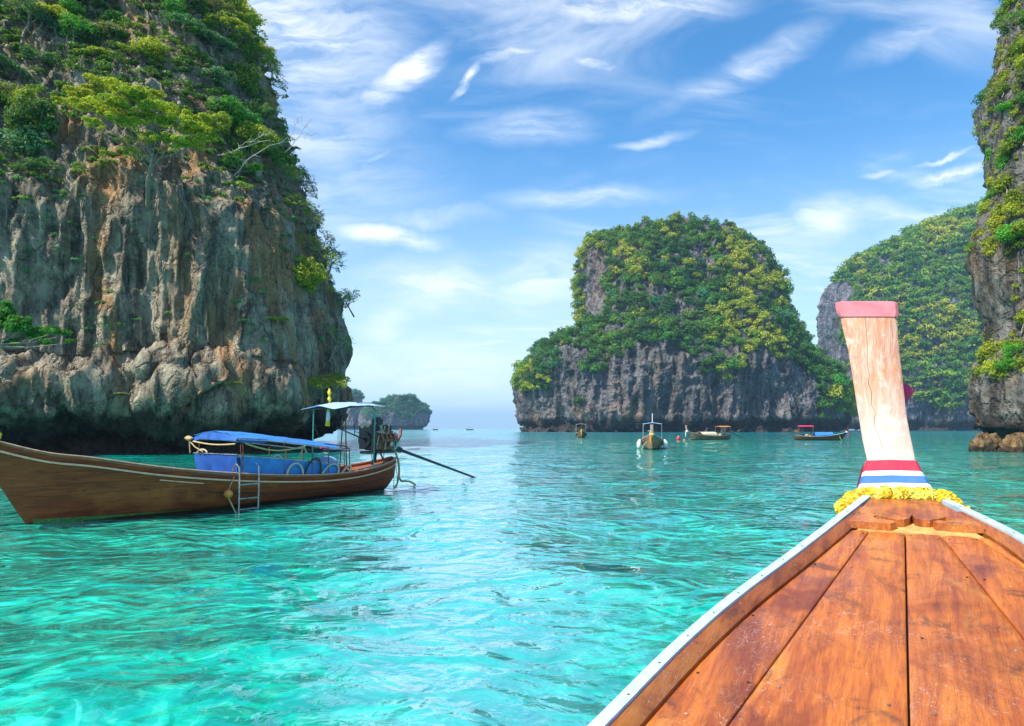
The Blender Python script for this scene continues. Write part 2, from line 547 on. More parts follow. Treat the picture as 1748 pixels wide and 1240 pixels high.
def deck_wood(name, tint=(1, 1, 1), seed=0.0, gloss=0.3):
    m, t, b, out = new_mat(name)
    co = t.n('ShaderNodeTexCoord').outputs['Object']
    oi = t.n('ShaderNodeObjectInfo').outputs['Random']
    off = t.math('MULTIPLY', oi, 37.0)
    co = t.vmath('ADD', co, t.comb(off, t.math('MULTIPLY', off, 1.7), seed))
    warp = t.noise(t.mapping(co, scale=(0.8, 2.2, 1)), 2.0, 3, 0.5, color=True)
    cw = t.vmath('ADD', co, t.vmath('SCALE', t.vmath('SUBTRACT', warp, (0.5, 0.5, 0.5)), scale=0.07))
    g1 = t.noise(t.mapping(cw, scale=(0.35, 9, 4)), 3.0, 9, 0.68, 0.25)
    g2 = t.noise(t.mapping(cw, scale=(1.6, 55, 10)), 5.0, 5, 0.6, 0.2)
    big = t.noise(t.mapping(cw, scale=(0.5, 1.5, 1)), 1.9, 4, 0.55, 0.6)
    c = t.mix(t.mr(g1, 0.30, 0.70), (0.36, 0.078, 0.009), (0.68, 0.205, 0.018))
    c = t.mix(t.mr(big, 0.52, 0.70, 0.0, 0.85), c, (0.72, 0.28, 0.035))
    c = t.mix(t.mr(big, 0.47, 0.33, 0.0, 0.75), c, (0.17, 0.028, 0.010))
    c = t.mix(t.mr(g2, 0.50, 0.68, 0.0, 0.5), c, (0.14, 0.03, 0.01))
    st = t.noise(t.mapping(co, loc=(3, 8, 1)), 4.5, 8, 0.7, 0.6)
    mask = t.mr(t.sep(co)[0], 100, -100, 0.5, 0.5)
    c = t.mix(t.mr(st, 0.54, 0.68, 0.0, 0.72), c, (0.085, 0.034, 0.020))
    # scratches and specks of worn varnish
    v = t.voro(t.vmath('ADD', t.mapping(co, scale=(0.9, 2.6, 1)), t.vmath('SCALE', t.noise(co, 14, 3, 0.6, color=True), scale=0.16)), 11.0, 'DISTANCE_TO_EDGE')
    scr_area = t.mr(t.noise(t.mapping(co, loc=(7, 2, 4)), 1.8, 3, 0.6), 0.48, 0.66)
    scr = t.math('MULTIPLY', t.mr(v, 0.020, 0.004), scr_area)
    v2 = t.voro(t.vmath('ADD', t.mapping(co, rot=(0, 0, 0.5), scale=(1.2, 3.0, 1)), t.vmath('SCALE', t.noise(co, 9, 3, 0.6, color=True), scale=0.2)), 22.0, 'DISTANCE_TO_EDGE')
    scr = t.math('MAXIMUM', scr, t.math('MULTIPLY', t.mr(v2, 0.02, 0.004), t.mr(t.noise(t.mapping(co, loc=(1, 12, 4)), 1.3, 3, 0.6), 0.52, 0.64)))
    c = t.mix(t.math('MULTIPLY', scr, 0.8), c, (0.72, 0.52, 0.42))
    sp = t.math('MULTIPLY', t.mr(t.voro(co, 15.0), 0.11, 0.05), t.mr(st, 0.50, 0.60))
    c = t.mix(t.math('MULTIPLY', sp, 0.75), c, (0.75, 0.66, 0.58))
    c = t.mix(t.mr(oi, 0.0, 1.0, 0.0, 0.45, False), c, t.mix(1.0, c, (0.62, 0.46, 0.40), 'MULTIPLY'))
    bl = t.noise(t.mapping(co, loc=(2, 6, 9), scale=(0.8, 1.3, 1)), 1.7, 6, 0.68, 0.9)
    c = t.mix(t.mr(bl, 0.50, 0.64, 0.0, 0.55), c, t.mix(1.0, c, (0.42, 0.30, 0.30), 'MULTIPLY'))
    c = t.mix(1.0, c, tint, 'MULTIPLY')
    t.set(b.inputs['Base Color'], c)
    t.set(b.inputs['Roughness'], t.mr(st, 0.3, 0.7, gloss, gloss + .3))
    b.inputs['Coat Weight'].default_value = 0.25
    b.inputs['Coat Roughness'].default_value = 0.25
    h = t.math('ADD', t.math('MULTIPLY', g1, 0.6), t.math('MULTIPLY', g2, 0.4))
    h = t.math('ADD', h, t.math('MULTIPLY', scr, 0.5))
    t.set(b.inputs['Normal'], t.bump(h, 0.6, 0.006))
    return m


M['deck'] = deck_wood('deck_wood')
M['rim_wood'] = deck_wood('rim_wood', (0.62, 0.62, 0.7), 5.0, 0.45)
M['pale_wood'] = plain('pale_wood', (0.62, 0.34, 0.10), 0.5, 0, 0.3, 14, 0.002)


def post_wood():
    m, t, b, out = new_mat('post_wood')
    co = t.n('ShaderNodeTexCoord').outputs['Object']
    warp = t.noise(t.mapping(co, scale=(1, 2, 1)), 2.4, 3, 0.5, color=True)
    cw = t.vmath('ADD', co, t.vmath('SCALE', t.vmath('SUBTRACT', warp, (0.5, 0.5, 0.5)), scale=0.12))
    g = t.noise(t.mapping(cw, scale=(2, 9, 0.6)), 4.0, 8, 0.65, 0.5)
    g2 = t.noise(t.mapping(cw, scale=(4, 60, 1.5)), 4.0, 4, 0.6)
    big = t.noise(t.mapping(cw, scale=(1, 1.5, 0.7)), 2.6, 4, 0.6, 0.5)
    c = t.mix(t.mr(g, 0.35, 0.66), (0.42, 0.18, 0.105), (0.57, 0.38, 0.28))
    c = t.mix(t.mr(big, 0.48, 0.70, 0, 0.7), c, (0.58, 0.24, 0.10))
    c = t.mix(t.mr(g2, 0.50, 0.64, 0, 0.7), c, (0.32, 0.13, 0.08))
    kn = t.noise(t.mapping(co, loc=(4, 4, 4)), 5.0, 7, 0.7, 0.4)
    c = t.mix(t.mr(kn, 0.56, 0.70, 0, 0.6), c, (0.40, 0.15, 0.10))
    c = t.mix(t.mr(kn, 0.46, 0.36, 0, 0.6), c, (0.62, 0.50, 0.43))
    c = t.mix(t.mr(t.sep(co)[2], 2.45, 1.85, 0.0, 0.55), c, (0.66, 0.57, 0.51))
    cr = t.sep(cw)[1]
    line = t.mr(t.math('ABSOLUTE', t.math('ADD', cr, t.math('ADD', -0.10, t.math('MULTIPLY', t.math('SUBTRACT', t.noise(co, 3.0, 5, 0.6), 0.5), 0.10)))), 0.008, 0.002)
    c = t.mix(t.math('MULTIPLY', line, 0.0), c, (0.16, 0.07, 0.05))
    t.set(b.inputs['Base Color'], c)
    b.inputs['Roughness'].default_value = 0.6
    t.set(b.inputs['Normal'], t.bump(t.math('ADD', g, g2), 0.5, 0.006))
    return m


M['post'] = post_wood()
M['crack'] = plain('crack', (0.25, 0.12, 0.08), 0.9)
M['pink'] = plain('pink_paint', (0.62, 0.17, 0.20), 0.6, 0, 0.25, 7, 0.006)
M['red'] = plain('red_cloth', (0.62, 0.02, 0.055), 0.8, 0, 0.15, 20, 0.002)
M['white'] = plain('white_cloth', (0.78, 0.77, 0.78), 0.8, 0, 0.08, 20, 0.002)
M['blue'] = plain('blue_cloth', (0.045, 0.15, 0.55), 0.8, 0, 0.15, 20, 0.002)
M['magenta'] = plain('magenta_cloth', (0.72, 0.02, 0.12), 0.7, 0, 0.15, 12, 0.002)
M['cap_paint'] = plain('cap_paint', (0.42, 0.56, 0.64), 0.45, 0, 0.14, 16, 0.0015)
M['marigold'] = plain('marigold', (0.95, 0.52, 0.02), 0.8, 0, 0.35, 60, 0.0)
M['marigold_pale'] = plain('marigold_pale', (0.95, 0.70, 0.10), 0.8, 0, 0.3, 60, 0.0)
M['maroon'] = plain('maroon_paint', (0.16, 0.03, 0.04), 0.5, 0, 0.3, 12)
M['steel'] = plain('steel', (0.45, 0.43, 0.42), 0.35, 0.8, 0.3, 12, 0.001)
M['dark_metal'] = plain('dark_metal', (0.06, 0.055, 0.055), 0.5, 0.5, 0.5, 14, 0.002)
M['rust'] = plain('rusty_metal', (0.25, 0.11, 0.07), 0.7, 0.3, 0.5, 12, 0.004)
M['green_paint'] = plain('green_paint', (0.04, 0.30, 0.24), 0.5, 0, 0.25, 10, 0.001)
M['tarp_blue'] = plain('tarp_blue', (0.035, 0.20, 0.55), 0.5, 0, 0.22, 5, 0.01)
M['tarp_deep_shade'] = plain('tarp_deep_shade_blue', (0.012, 0.085, 0.36), 0.55, 0, 0.25, 4, 0.01)  # darker blue copy; on the end cloth its shade is put into the colour
M['tarp_pale'] = plain('tarp_pale_blue', (0.34, 0.52, 0.78), 0.6, 0, 0.15, 4, 0.008)
M['cream'] = plain('cream_canvas', (0.62, 0.52, 0.38), 0.8, 0, 0.2, 6, 0.008)
M['orange'] = plain('orange_canvas', (0.70, 0.26, 0.03), 0.7, 0, 0.2, 6, 0.006)
M['rope'] = plain('rope', (0.48, 0.36, 0.17), 0.9, 0, 0.3, 40, 0.004)
M['rubber'] = plain('pale_rubber', (0.55, 0.44, 0.33), 0.6, 0, 0.3, 20, 0.003)
M['yellow'] = plain('yellow_ribbon', (0.80, 0.62, 0.02), 0.7, 0, 0.2, 12, 0.002)
M['buoy_red'] = plain('buoy_red', (0.65, 0.03, 0.03), 0.5)
M['buoy_orange'] = plain('buoy_orange', (0.75, 0.25, 0.04), 0.5)
M['dark_wood'] = plain('dark_wood', (0.07, 0.035, 0.02), 0.8, 0, 0.5, 8, 0.004)


def hull_mat(name, a, bcol, c3, algae=True, scale=1.0):
    m, t, b, out = new_mat(name)
    co = t.n('ShaderNodeTexCoord').outputs['Object']
    z = t.sep(co)[2]
    g = t.noise(t.mapping(co, scale=(0.4, 1, 5)), 3.5 * scale, 8, 0.65, 0.5)
    big = t.noise(t.mapping(co, scale=(0.6, 1, 1)), 1.1 * scale, 5, 0.6, 0.6)
    c = t.mix(t.mr(g, 0.35, 0.65), a, bcol)
    c = t.mix(t.mr(big, 0.50, 0.68, 0, 0.7), c, c3)
    sea = t.noise(co, 6 * scale, 6, 0.7)
    c = t.mix(t.mr(sea, 0.58, 0.72, 0, 0.6), c, tuple(q * 0.35 for q in a))
    # plank seams
    sm = t.math('PINGPONG', t.math('ADD', z, t.math('MULTIPLY', t.sep(co)[0], -0.01)), 0.105)
    c = t.mix(t.mr(sm, 0.006, 0.0, 0, 0.6), c, tuple(q * 0.25 for q in a))
    if algae:
        zz = t.math('ADD', z, t.math('MULTIPLY', t.math('SUBTRACT', sea, 0.5), 0.10))
        c = t.mix(t.mr(zz, 0.16, 0.05, 0, 0.85), c, (0.035, 0.026, 0.012))
    t.set(b.inputs['Base Color'], c)
    t.set(b.inputs['Roughness'], t.mr(g, 0.3, 0.7, 0.55, 0.8)); b.inputs['Specular IOR Level'].default_value = 0.3
    t.set(b.inputs['Normal'], t.bump(t.math('ADD', g, t.mr(sm, 0.0, 0.01)), 0.6, 0.006))
    return m


M['hull_big'] = hull_mat('hull_brown', (0.20, 0.038, 0.012), (0.36, 0.080, 0.020), (0.50, 0.140, 0.030))
M['hull_small'] = hull_mat('hull_small', (0.12, 0.05, 0.025), (0.22, 0.10, 0.045), (0.30, 0.14, 0.06), scale=1.4)
M['hull_pale'] = hull_mat('hull_pale', (0.24, 0.12, 0.06), (0.42, 0.28, 0.18), (0.18, 0.07, 0.03), scale=1.4)
M['rail'] = plain('rail_wood', (0.85, 0.42, 0.27), 0.4, 0, 0.2, 10, 0.002)
M['rail_dark'] = plain('rail_brown', (0.30, 0.10, 0.045), 0.45, 0, 0.25, 10, 0.002)
M['algae'] = plain('algae', (0.10, 0.26, 0.05), 0.8, 0, 0.6, 25, 0.004)

# ------------------------------------------------------------------ water surface (polar sheet to the horizon)
def build_water():
    nr, na = 300, 560
    r = 0.8 * (9000 / 0.8) ** (np.arange(nr) / (nr - 1))
    # more columns where the bay lies, fewer behind
    fa = np.linspace(-1, 1, na, endpoint=False)
    a = np.pi * (0.35 * fa + 0.65 * fa ** 3)
    rr, aa = np.meshgrid(r, a, indexing='ij')
    x = rr * np.sin(aa); y = rr * np.cos(aa)
    g = np.random.default_rng(11)
    z = np.zeros_like(x)
    for k in range(26):
        lam = 0.9 * (9 / 0.9) ** g.random()
        th = g.normal(1.35, 0.55)
        amp = 0.0042 * lam ** 0.85
        q = 2 * np.pi / lam
        ph = g.random() * 6.28
        z += amp * np.sin(q * (x * np.cos(th) + y * np.sin(th)) + ph + 0.8 * np.sin(0.13 * x + k)) * np.clip(1.4 - rr / (lam * 28), 0, 1)
    verts = np.stack([x, y, z], -1)
    faces = grid_faces(nr, na, closed=True)
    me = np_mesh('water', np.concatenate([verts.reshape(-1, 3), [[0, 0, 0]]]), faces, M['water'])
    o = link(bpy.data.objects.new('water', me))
    tag(o, kind='structure')
    # seabed sheet closes the hole under the boat
    mb = MB(); mb.add([(-9000, -9000, -6), (9000, -9000, -6), (9000, 9000, -6), (-9000, 9000, -6)], [(0, 1, 2, 3)])
    tag(mb.build('seabed', plain('sand', (0.5, 0.45, 0.33), 0.9), smooth=False), kind='structure')


build_water()


# ------------------------------------------------------------------ rock bodies
def displaced(P, nrm, amp, flute, fine, f0, fz=0.55):
    x, y, z = P[..., 0], P[..., 1], P[..., 2]
    d = amp * fbm(x * f0, y * f0, z * f0 * 0.8, 3)
    f1 = f0 * 3.5
    d += flute * fbm(x * f1, y * f1, z * f1 * 0.16, 3, 0.55, ridged=True) * 0.5
    f2 = f0 * 9
    d += fine * fbm(x * f2, y * f2, z * f2 * fz, 5, 0.58, ridged=True) * 0.75
    # bedding ledges
    d += fine * 0.6 * perlin(x * f0 * .5, y * f0 * .5, z * f0 * 6 + 2 * perlin(x * f0, y * f0, z * 0 + .5))
    return P + nrm * d[..., None]


def grid_normals(P, closed):
    if closed:
        du = np.roll(P, -1, 1) - np.roll(P, 1, 1)
    else:
        du = np.gradient(P, axis=1)
    dv = np.gradient(P, axis=0)
    n = np.cross(du, dv)
    n /= np.maximum(np.linalg.norm(n, axis=-1, keepdims=True), 1e-9)
    return n


def project(P):
    y = np.maximum(P[..., 1], 1)
    return HX + F * P[..., 0] / y, HY - F * (P[..., 2] - CH) / y


def island(name, levels, yf, depth, slope_from, slope, mat, amp, flute, fine, f0, nu=360, nv=170, notch=(4.0, 3.5), power=2.8, label=None):
    """closed rock body, from photographed left / right edges per height. levels: (py, left px, right px) from the water up"""
    lv = []
    for (py, l, r) in levels:
        z = 0
        for _ in range(12):
            yy = yf + max(0, z - slope_from) * slope
            z = CH + (HY - py) / F * yy
        ye = yf + max(0, z - slope_from) * slope + 0.35 * (depth - max(0, z - slope_from) * slope * 0.6)
        yl = ye if l < HX + 100 else yf + max(0, z - slope_from) * slope * .3 + 0.85 * depth
        lv.append((z, (l - HX) / F * yl, (r - HX) / F * ye, yf + max(0, z - slope_from) * slope))
    lv[0] = (-2.0,) + lv[0][1:]
    lv.sort()
    zs = np.array([q[0] for q in lv])
    z = np.linspace(-2, zs[-1], nv)
    L = np.interp(z, zs, [q[1] for q in lv]); Rr = np.interp(z, zs, [q[2] for q in lv])
    Yf = yf + np.maximum(0, z - slope_from) * slope
    Yb = yf + depth
    fa = np.linspace(0, 1, nu, endpoint=False)
    ang = -np.pi / 2 + 2 * np.pi * (fa - 0.5)
    ang = -np.pi / 2 + np.pi * np.sign(fa - .5) * np.abs(2 * (fa - 0.5)) ** 1.45   # dense at the front
    c, s = np.cos(ang), np.sin(ang)
    cx = np.sign(c) * np.abs(c) ** (2 / power); sy = np.sign(s) * np.abs(s) ** (2 / power)
    nt = notch[1] * np.clip(1 - np.abs(z - notch[0] * .45) / (notch[0] * .75), 0, 1) ** 0.7
    hw = (Rr - L) / 2 - nt
    hd = np.maximum((Yb - Yf) / 2 - nt, 3)
    X = (L + Rr)[:, None] / 2 + hw[:, None] * cx[None]
    Y = ((Yf + Yb) / 2)[:, None] + hd[:, None] * sy[None]
    P = np.stack([X, Y, np.broadcast_to(z[:, None], X.shape)], -1)
    n = grid_normals(P, True)
    if n[nv // 2, nu // 2, 1] > 0: n = -n
    P = displaced(P, n, amp, flute, fine, f0)
    # close the top
    top = P[-1].mean(0); top[2] += 1
    verts = np.concatenate([P.reshape(-1, 3), [top]])
    q = grid_faces(nv, nu, True)
    base = (nv - 1) * nu
    tri = np.array([[base + i, base + (i + 1) % nu, nv * nu, nv * nu] for i in range(nu)])
    me = bpy.data.meshes.new(name)
    me.from_pydata(verts.tolist(), [], q.tolist() + [t_[:3] for t_ in tri.tolist()])
    me.polygons.foreach_set('use_smooth', np.ones(len(me.polygons), dtype=bool))
    me.update(); me.materials.append(mat)
    o = link(bpy.data.objects.new(name, me))
    tag(o, label, kind='structure')
    n = grid_normals(P, True)
    if n[nv // 2, nu // 2, 1] > 0: n = -n
    return P, n


def headland(name, edge, y0, sign, mat, slope_from=20, slope=0.5, amp=1.6, flute=1.2, fine=0.5, nu=560, nv=300, ztop=56, ledge=True, length=60, skew=-16, label=None, notch_d=3.5):
    """near cliff whose free end is at the photographed edge (py, px); it runs off out of frame on the other side"""
    zs, xs = [], []
    for (py, px) in edge:
        z = 0
        for _ in range(15):
            yy = y0 + 4 + max(0, z - slope_from) * slope
            z = CH + (HY - py) / F * yy
        zs.append(z); xs.append((px - HX) / F * yy)
    o = np.argsort(zs)
    zs = np.array(zs)[o]; xs = np.array(xs)[o]
    z = np.linspace(-1.5, ztop, nv)
    Xc = np.interp(z, zs, xs)
    yo = np.maximum(0, z - slope_from) * slope
    # unit plan path: face (0..0.72), rounded corner (0.72..0.88), back (0.88..1)
    u = np.linspace(0, 1, nu)
    XX = np.zeros((nv, nu)); YY = np.zeros((nv, nu))
    rc = 6.0
    k1 = u < 0.76
    uu = u[k1] / 0.76
    fx = -(length) * (1 - uu) ** 1.15 - rc
    XX[:, k1] = Xc[:, None] + (-sign) * 0 + sign * fx[None] * 1.0
    YY[:, k1] = (y0 - 6 + skew * 0 + (skew) * (1 - uu[None]) ** 1.1) + yo[:, None]
    k2 = (u >= 0.76) & (u < 0.90)
    a = (u[k2] - 0.76) / 0.14 * (np.pi / 2)
    XX[:, k2] = Xc[:, None] + sign * (-rc + rc * np.sin(a))[None]
    YY[:, k2] = (y0 - 6 + 10 * (1 - np.cos(a)))[None] + yo[:, None]
    k3 = u >= 0.90
    b = (u[k3] - 0.90) / 0.10
    XX[:, k3] = Xc[:, None] - sign * (b * (14 if sign > 0 else 48))[None]
    YY[:, k3] = (y0 + 4 + b * 45)[None] + yo[:, None]
    P = np.stack([XX, YY, np.broadcast_to(z[:, None], XX.shape)], -1)
    n = grid_normals(P, False)
    if n[nv // 2, nu // 3, 1] > 0: n = -n
    und = -notch_d * np.clip(1 - np.abs(P[..., 2] - 0.8) / 2.6, 0, 1) ** 0.55
    if ledge:
        zl = 7.5 + 1.4 * perlin(P[..., 0] * .09, P[..., 1] * .09, 0.3) - 0.035 * sign * (P[..., 0] + 40) * sign
        band = np.clip((zl - P[..., 2]) / 0.9, 0, 1) * np.clip((P[..., 2] - 1.5) / 1.5, 0, 1)
        und = und + 1.8 * band * np.clip((fbm(P[..., 0] * .25, P[..., 1] * .25, P[..., 2] * .3, 2) + 1.0), 0.3, 1.6)
    edge_fade = np.ones(nu); edge_fade[k2] = 0.65; 
    P = P + n * (und * edge_fade[None])[..., None]
    n = grid_normals(P, False)
    if n[nv // 2, nu // 3, 1] > 0: n = -n
    P = displaced(P, n * edge_fade[None, :, None], amp, flute, fine, 0.085, 0.26)
    me = np_mesh(name, P.reshape(-1, 3), grid_faces(nv, nu), mat)
    ob = link(bpy.data.objects.new(name, me))
    tag(ob, label, kind='structure')
    n = grid_normals(P, False)
    if n[nv // 2, nu // 3, 1] > 0: n = -n
    return P, n


EDGE_L = [(775, 524), (735, 528), (715, 534), (690, 546), (670, 562), (645, 572), (600, 570), (560, 566), (520, 554), (480, 546), (440, 532), (400, 514), (350, 498),
          (300, 480), (250, 468), (200, 454), (130, 434), (60, 406), (0, 355), (-60, 298), (-160, 215)]
PL, NL = headland('cliff', EDGE_L, 60, 1, M['rock_left'], label='tall overgrown limestone cliff behind the big wooden boat', notch_d=2.6, flute=1.7, fine=0.42)
EDGE_R = [(775, 1664), (765, 1664), (750, 1655), (738, 1642), (725, 1642), (705, 1654), (654, 1656), (628, 1664), (590, 1688), (557, 1688), (513, 1674),
          (442, 1663), (416, 1663), (387, 1674), (357, 1680), (338, 1694), (268, 1688), (237, 1684), (180, 1678), (165, 1686), (149, 1712), (85, 1716), (61, 1728), (10, 1722), (-60, 1735), (-160, 1760)]
PR, NR = headland('cliff', EDGE_R, 62, -1, M['rock_right'], slope_from=24, slope=0.25, amp=1.0, flute=0.8, fine=0.45, nu=340, nv=280, ztop=58, ledge=False, length=45, skew=-4, label='dark rock cliff with yellow green bushes at the right edge', notch_d=2.4)

MID = [(742, 894, 1428), (700, 892, 1428), (660, 894, 1418), (640, 896, 1408), (612, 912, 1388), (580, 940, 1368), (560, 970, 1360), (552, 990, 1354), (542, 994, 1350),
       (500, 994, 1332), (450, 996, 1306), (420, 996, 1280), (406, 1000, 1262), (400, 1020, 1246), (395, 1070, 1234), (391, 1110, 1222)]
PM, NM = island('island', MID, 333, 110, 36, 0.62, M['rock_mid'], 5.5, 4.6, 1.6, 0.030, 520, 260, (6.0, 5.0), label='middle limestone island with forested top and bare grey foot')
FAR = [(737, 1384, 1960), (690, 1382, 1960), (600, 1381, 1950), (520, 1380, 1945), (484, 1382, 1940), (468, 1390, 1935), (452, 1410, 1930), (428, 1442, 1920), (406, 1480, 1910), (386, 1522, 1900),
       (368, 1568, 1880), (354, 1610, 1860), (343, 1650, 1840), (334, 1695, 1820), (327, 1745, 1800)]
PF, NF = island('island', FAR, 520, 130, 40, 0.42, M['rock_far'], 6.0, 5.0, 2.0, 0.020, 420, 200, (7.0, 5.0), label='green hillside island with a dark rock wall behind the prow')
HA = [(734, 576, 618), (700, 579, 617), (682, 581, 614), (672, 585, 611), (668, 590, 606)]
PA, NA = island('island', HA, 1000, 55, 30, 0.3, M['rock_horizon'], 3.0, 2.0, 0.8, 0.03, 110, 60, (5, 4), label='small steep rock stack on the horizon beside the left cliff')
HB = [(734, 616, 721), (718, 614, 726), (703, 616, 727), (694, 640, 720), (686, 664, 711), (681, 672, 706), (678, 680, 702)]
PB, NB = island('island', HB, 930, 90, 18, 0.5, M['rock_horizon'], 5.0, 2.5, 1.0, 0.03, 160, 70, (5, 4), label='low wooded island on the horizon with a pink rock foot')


# ------------------------------------------------------------------ trees
def leaf_cloud(pos, nrm, size, g, elong=1.9):
    n = len(pos)
    rnd = g.normal(size=(n, 3))
    nn = nrm + rnd * 0.45
    nn /= np.linalg.norm(nn, axis=1)[:, None]
    t1 = np.cross(nn, g.normal(size=(n, 3))); t1 /= np.linalg.norm(t1, axis=1)[:, None]
    t2 = np.cross(nn, t1)
    s = size * g.uniform(0.6, 1.35, (n, 1))
    droop = nn * s * 0.18
    V = np.stack([pos - t1 * s, pos + t2 * s / elong + droop, pos + t1 * s, pos - t2 * s / elong + droop], 1)
    return V.reshape(-1, 3), np.arange(n * 4).reshape(n, 4)


def crown_arrays(seed, clumps, per, leaf, height=0.75, spread=1.0, rc=(0.2, 0.36), flatc=0.6, droop=0.3, ball=False):
    g = np.random.default_rng(seed)
    P_, N_, T_ = [], [], []
    for i in range(clumps):
        r_ = math.sqrt(g.random()) * 0.85 * spread; th = g.random() * 6.283
        c = np.array([r_ * math.cos(th), r_ * math.sin(th), height * (1 - 0.75 * (r_ / spread) ** 2) * g.uniform(0.45, 1.05)])
        rr = g.uniform(*rc)
        if ball:
            q = g.normal(size=3); q /= np.linalg.norm(q)
            q *= g.random() ** .4 * .62
            c = np.array([q[0] * spread, q[1] * spread, (q[2] * .85 + .35) * height])
        d = g.normal(size=(per, 3)); d[:, 2] = np.abs(d[:, 2]) * 1.0 - (0.9 if ball else .35) * g.random(per)
        d /= np.linalg.norm(d, axis=1)[:, None]
        rad = rr * g.uniform(0.7, 1.08, (per, 1))
        p = c + d * rad * np.array([1, 1, flatc])
        N_.append(d * np.array([1., 1., 1.1]) + np.array([0, 0, 0.12]) if ball else d * np.array([.7, .7, 1.3]) + np.array([0, 0, 0.35]))
        P_.append(p)
        T_.append(np.clip(0.5 + g.normal() * 0.18 + g.normal(size=per) * 0.13, 0, 1))
    P_ = np.concatenate(P_); N_ = np.concatenate(N_); T_ = np.concatenate(T_)
    V, Fc = leaf_cloud(P_, N_, leaf, g)
    return V, Fc, T_


def branch_points(seed, height=0.75, n=9, spread=0.8):
    """trunk and limbs from the root to the clumps"""
    g = random.Random(seed)
    mb = MB()
    top = Vector((g.uniform(-.08, .08), g.uniform(-.08, .08), height * .45))
    root = Vector((g.uniform(-.06, .06), g.uniform(-.06, .06), -0.75))
    mid = (root + top) / 2 + Vector((g.uniform(-.08, .08), g.uniform(-.08, .08), 0))
    mb.tube([root, mid, top], [0.055, 0.042, 0.032], 6)
    for i in range(n):
        a = 6.283 * i / n + g.uniform(-.3, .3)
        r_ = g.uniform(.5, 1) * spread
        e = Vector((r_ * math.cos(a), r_ * math.sin(a), height * g.uniform(.35, .9)))
        s = root.lerp(top, g.uniform(.55, 1.0))
        m = s.lerp(e, .5) + Vector((g.uniform(-.08, .08), g.uniform(-.08, .08), g.uniform(-.1, .02)))
        mb.tube([s, m, e], [0.024, 0.016, 0.006], 5)
        for j in range(3):
            e2 = m.lerp(e, g.uniform(.2, .9)) + Vector((g.uniform(-.25, .25), g.uniform(-.25, .25), g.uniform(0, .22)))
            mb.tube([m.lerp(e, .3), e2], [0.010, 0.003], 4)
    return mb


TPL = {}
LEAFM = {'lime': 'leaf_lime', 'green': 'leaf_green', 'yellow': 'leaf_yellow', 'teal': 'leaf_teal', 'olive': 'leaf_olive', 'bright': 'leaf_bright'}
near_tpl = []
for i in range(7):
    V, Fc, T_ = crown_arrays(100 + i, [20, 26, 16, 24, 30, 18, 22][i], 95, 0.052, [.7, .55, .9, .6, .45, .8, .65][i], 1.0, (0.17, 0.34), [.6, .42, .7, .5, .35, .7, .55][i])
    cm = np_mesh('crown', V, Fc, M['leaf_green'], False, {'tone': T_})
    tb = branch_points(200 + i, [.7, .55, .9, .6, .45, .8, .65][i])
    tm = bpy.data.meshes.new('trunk'); tm.from_pydata(tb.v, [], tb.f); tm.update(); tm.materials.append(M['bark'])
    near_tpl.append((cm, tm))
round_tpl = []
for i in range(5):
    V, Fc, T_ = crown_arrays(160 + i, [14, 18, 12, 20, 16][i], 120, 0.062, [1.0, .85, 1.1, .8, .95][i], 1.0, (0.22, 0.42), .95, ball=True)
    cm = np_mesh('crown', V, Fc, M['leaf_green'], False, {'tone': T_})
    tb = branch_points(260 + i, .8, 7, .6)
    tm = bpy.data.meshes.new('trunk'); tm.from_pydata(tb.v, [], tb.f); tm.update(); tm.materials.append(M['bark'])
    round_tpl.append((cm, tm))
both_tpl = near_tpl[:4] + round_tpl
# loose, see-through crowns for the trees that stand against the sky
sparse_tpl = []
for i in range(4):
    V, Fc, T_ = crown_arrays(140 + i, 24, 26, 0.045, 1.0, 1.0, (0.10, 0.24), 0.8)
    cm = np_mesh('crown', V, Fc, M['leaf_green'], False, {'tone': T_})
    tb = branch_points(240 + i, 1.0, 13, 0.95)
    tm = bpy.data.meshes.new('trunk'); tm.from_pydata(tb.v, [], tb.f); tm.update(); tm.materials.append(M['bark'])
    sparse_tpl.append((cm, tm))
mid_arr = [crown_arrays(300 + i, [8, 11, 7, 9][i], 40, 0.125, [1.0, .8, 1.1, .9][i], 1.0, (0.28, 0.52), 0.95, ball=True) for i in range(4)]
mid_tpl = {}
for kk, mn in LEAFM.items():
    mid_tpl[kk] = [np_mesh('tree', V, Fc, M[mn], False, {'tone': T_}) for (V, Fc, T_) in mid_arr]
far_arr = [crown_arrays(400 + i, 5, 28, 0.18, .9, 1.0, (0.36, 0.6), 0.95, ball=True) for i in range(3)]


def set_mat(o, m):
    s = o.material_slots[0]
    s.link = 'OBJECT'; s.material = m


def near_tree(loc, r, colour, label, group=None, tpl=None, tilt=(0, 0), name='tree', cat='tree', idx=None, squash=1.0):
    root = empty(name, loc, random.uniform(0, 6.28))
    root.rotation_euler = (tilt[0], tilt[1], root.rotation_euler[2])
    root.scale = (r, r, r * squash)
    tag(root, label, cat, group)
    lst = tpl or near_tpl
    cm, tm = lst[idx if idx is not None else random.randrange(len(lst))]
    a = link(bpy.data.objects.new('trunk', tm), root)
    c = link(bpy.data.objects.new('crown', cm), root)
    set_mat(c, M[LEAFM[colour]])
    return root


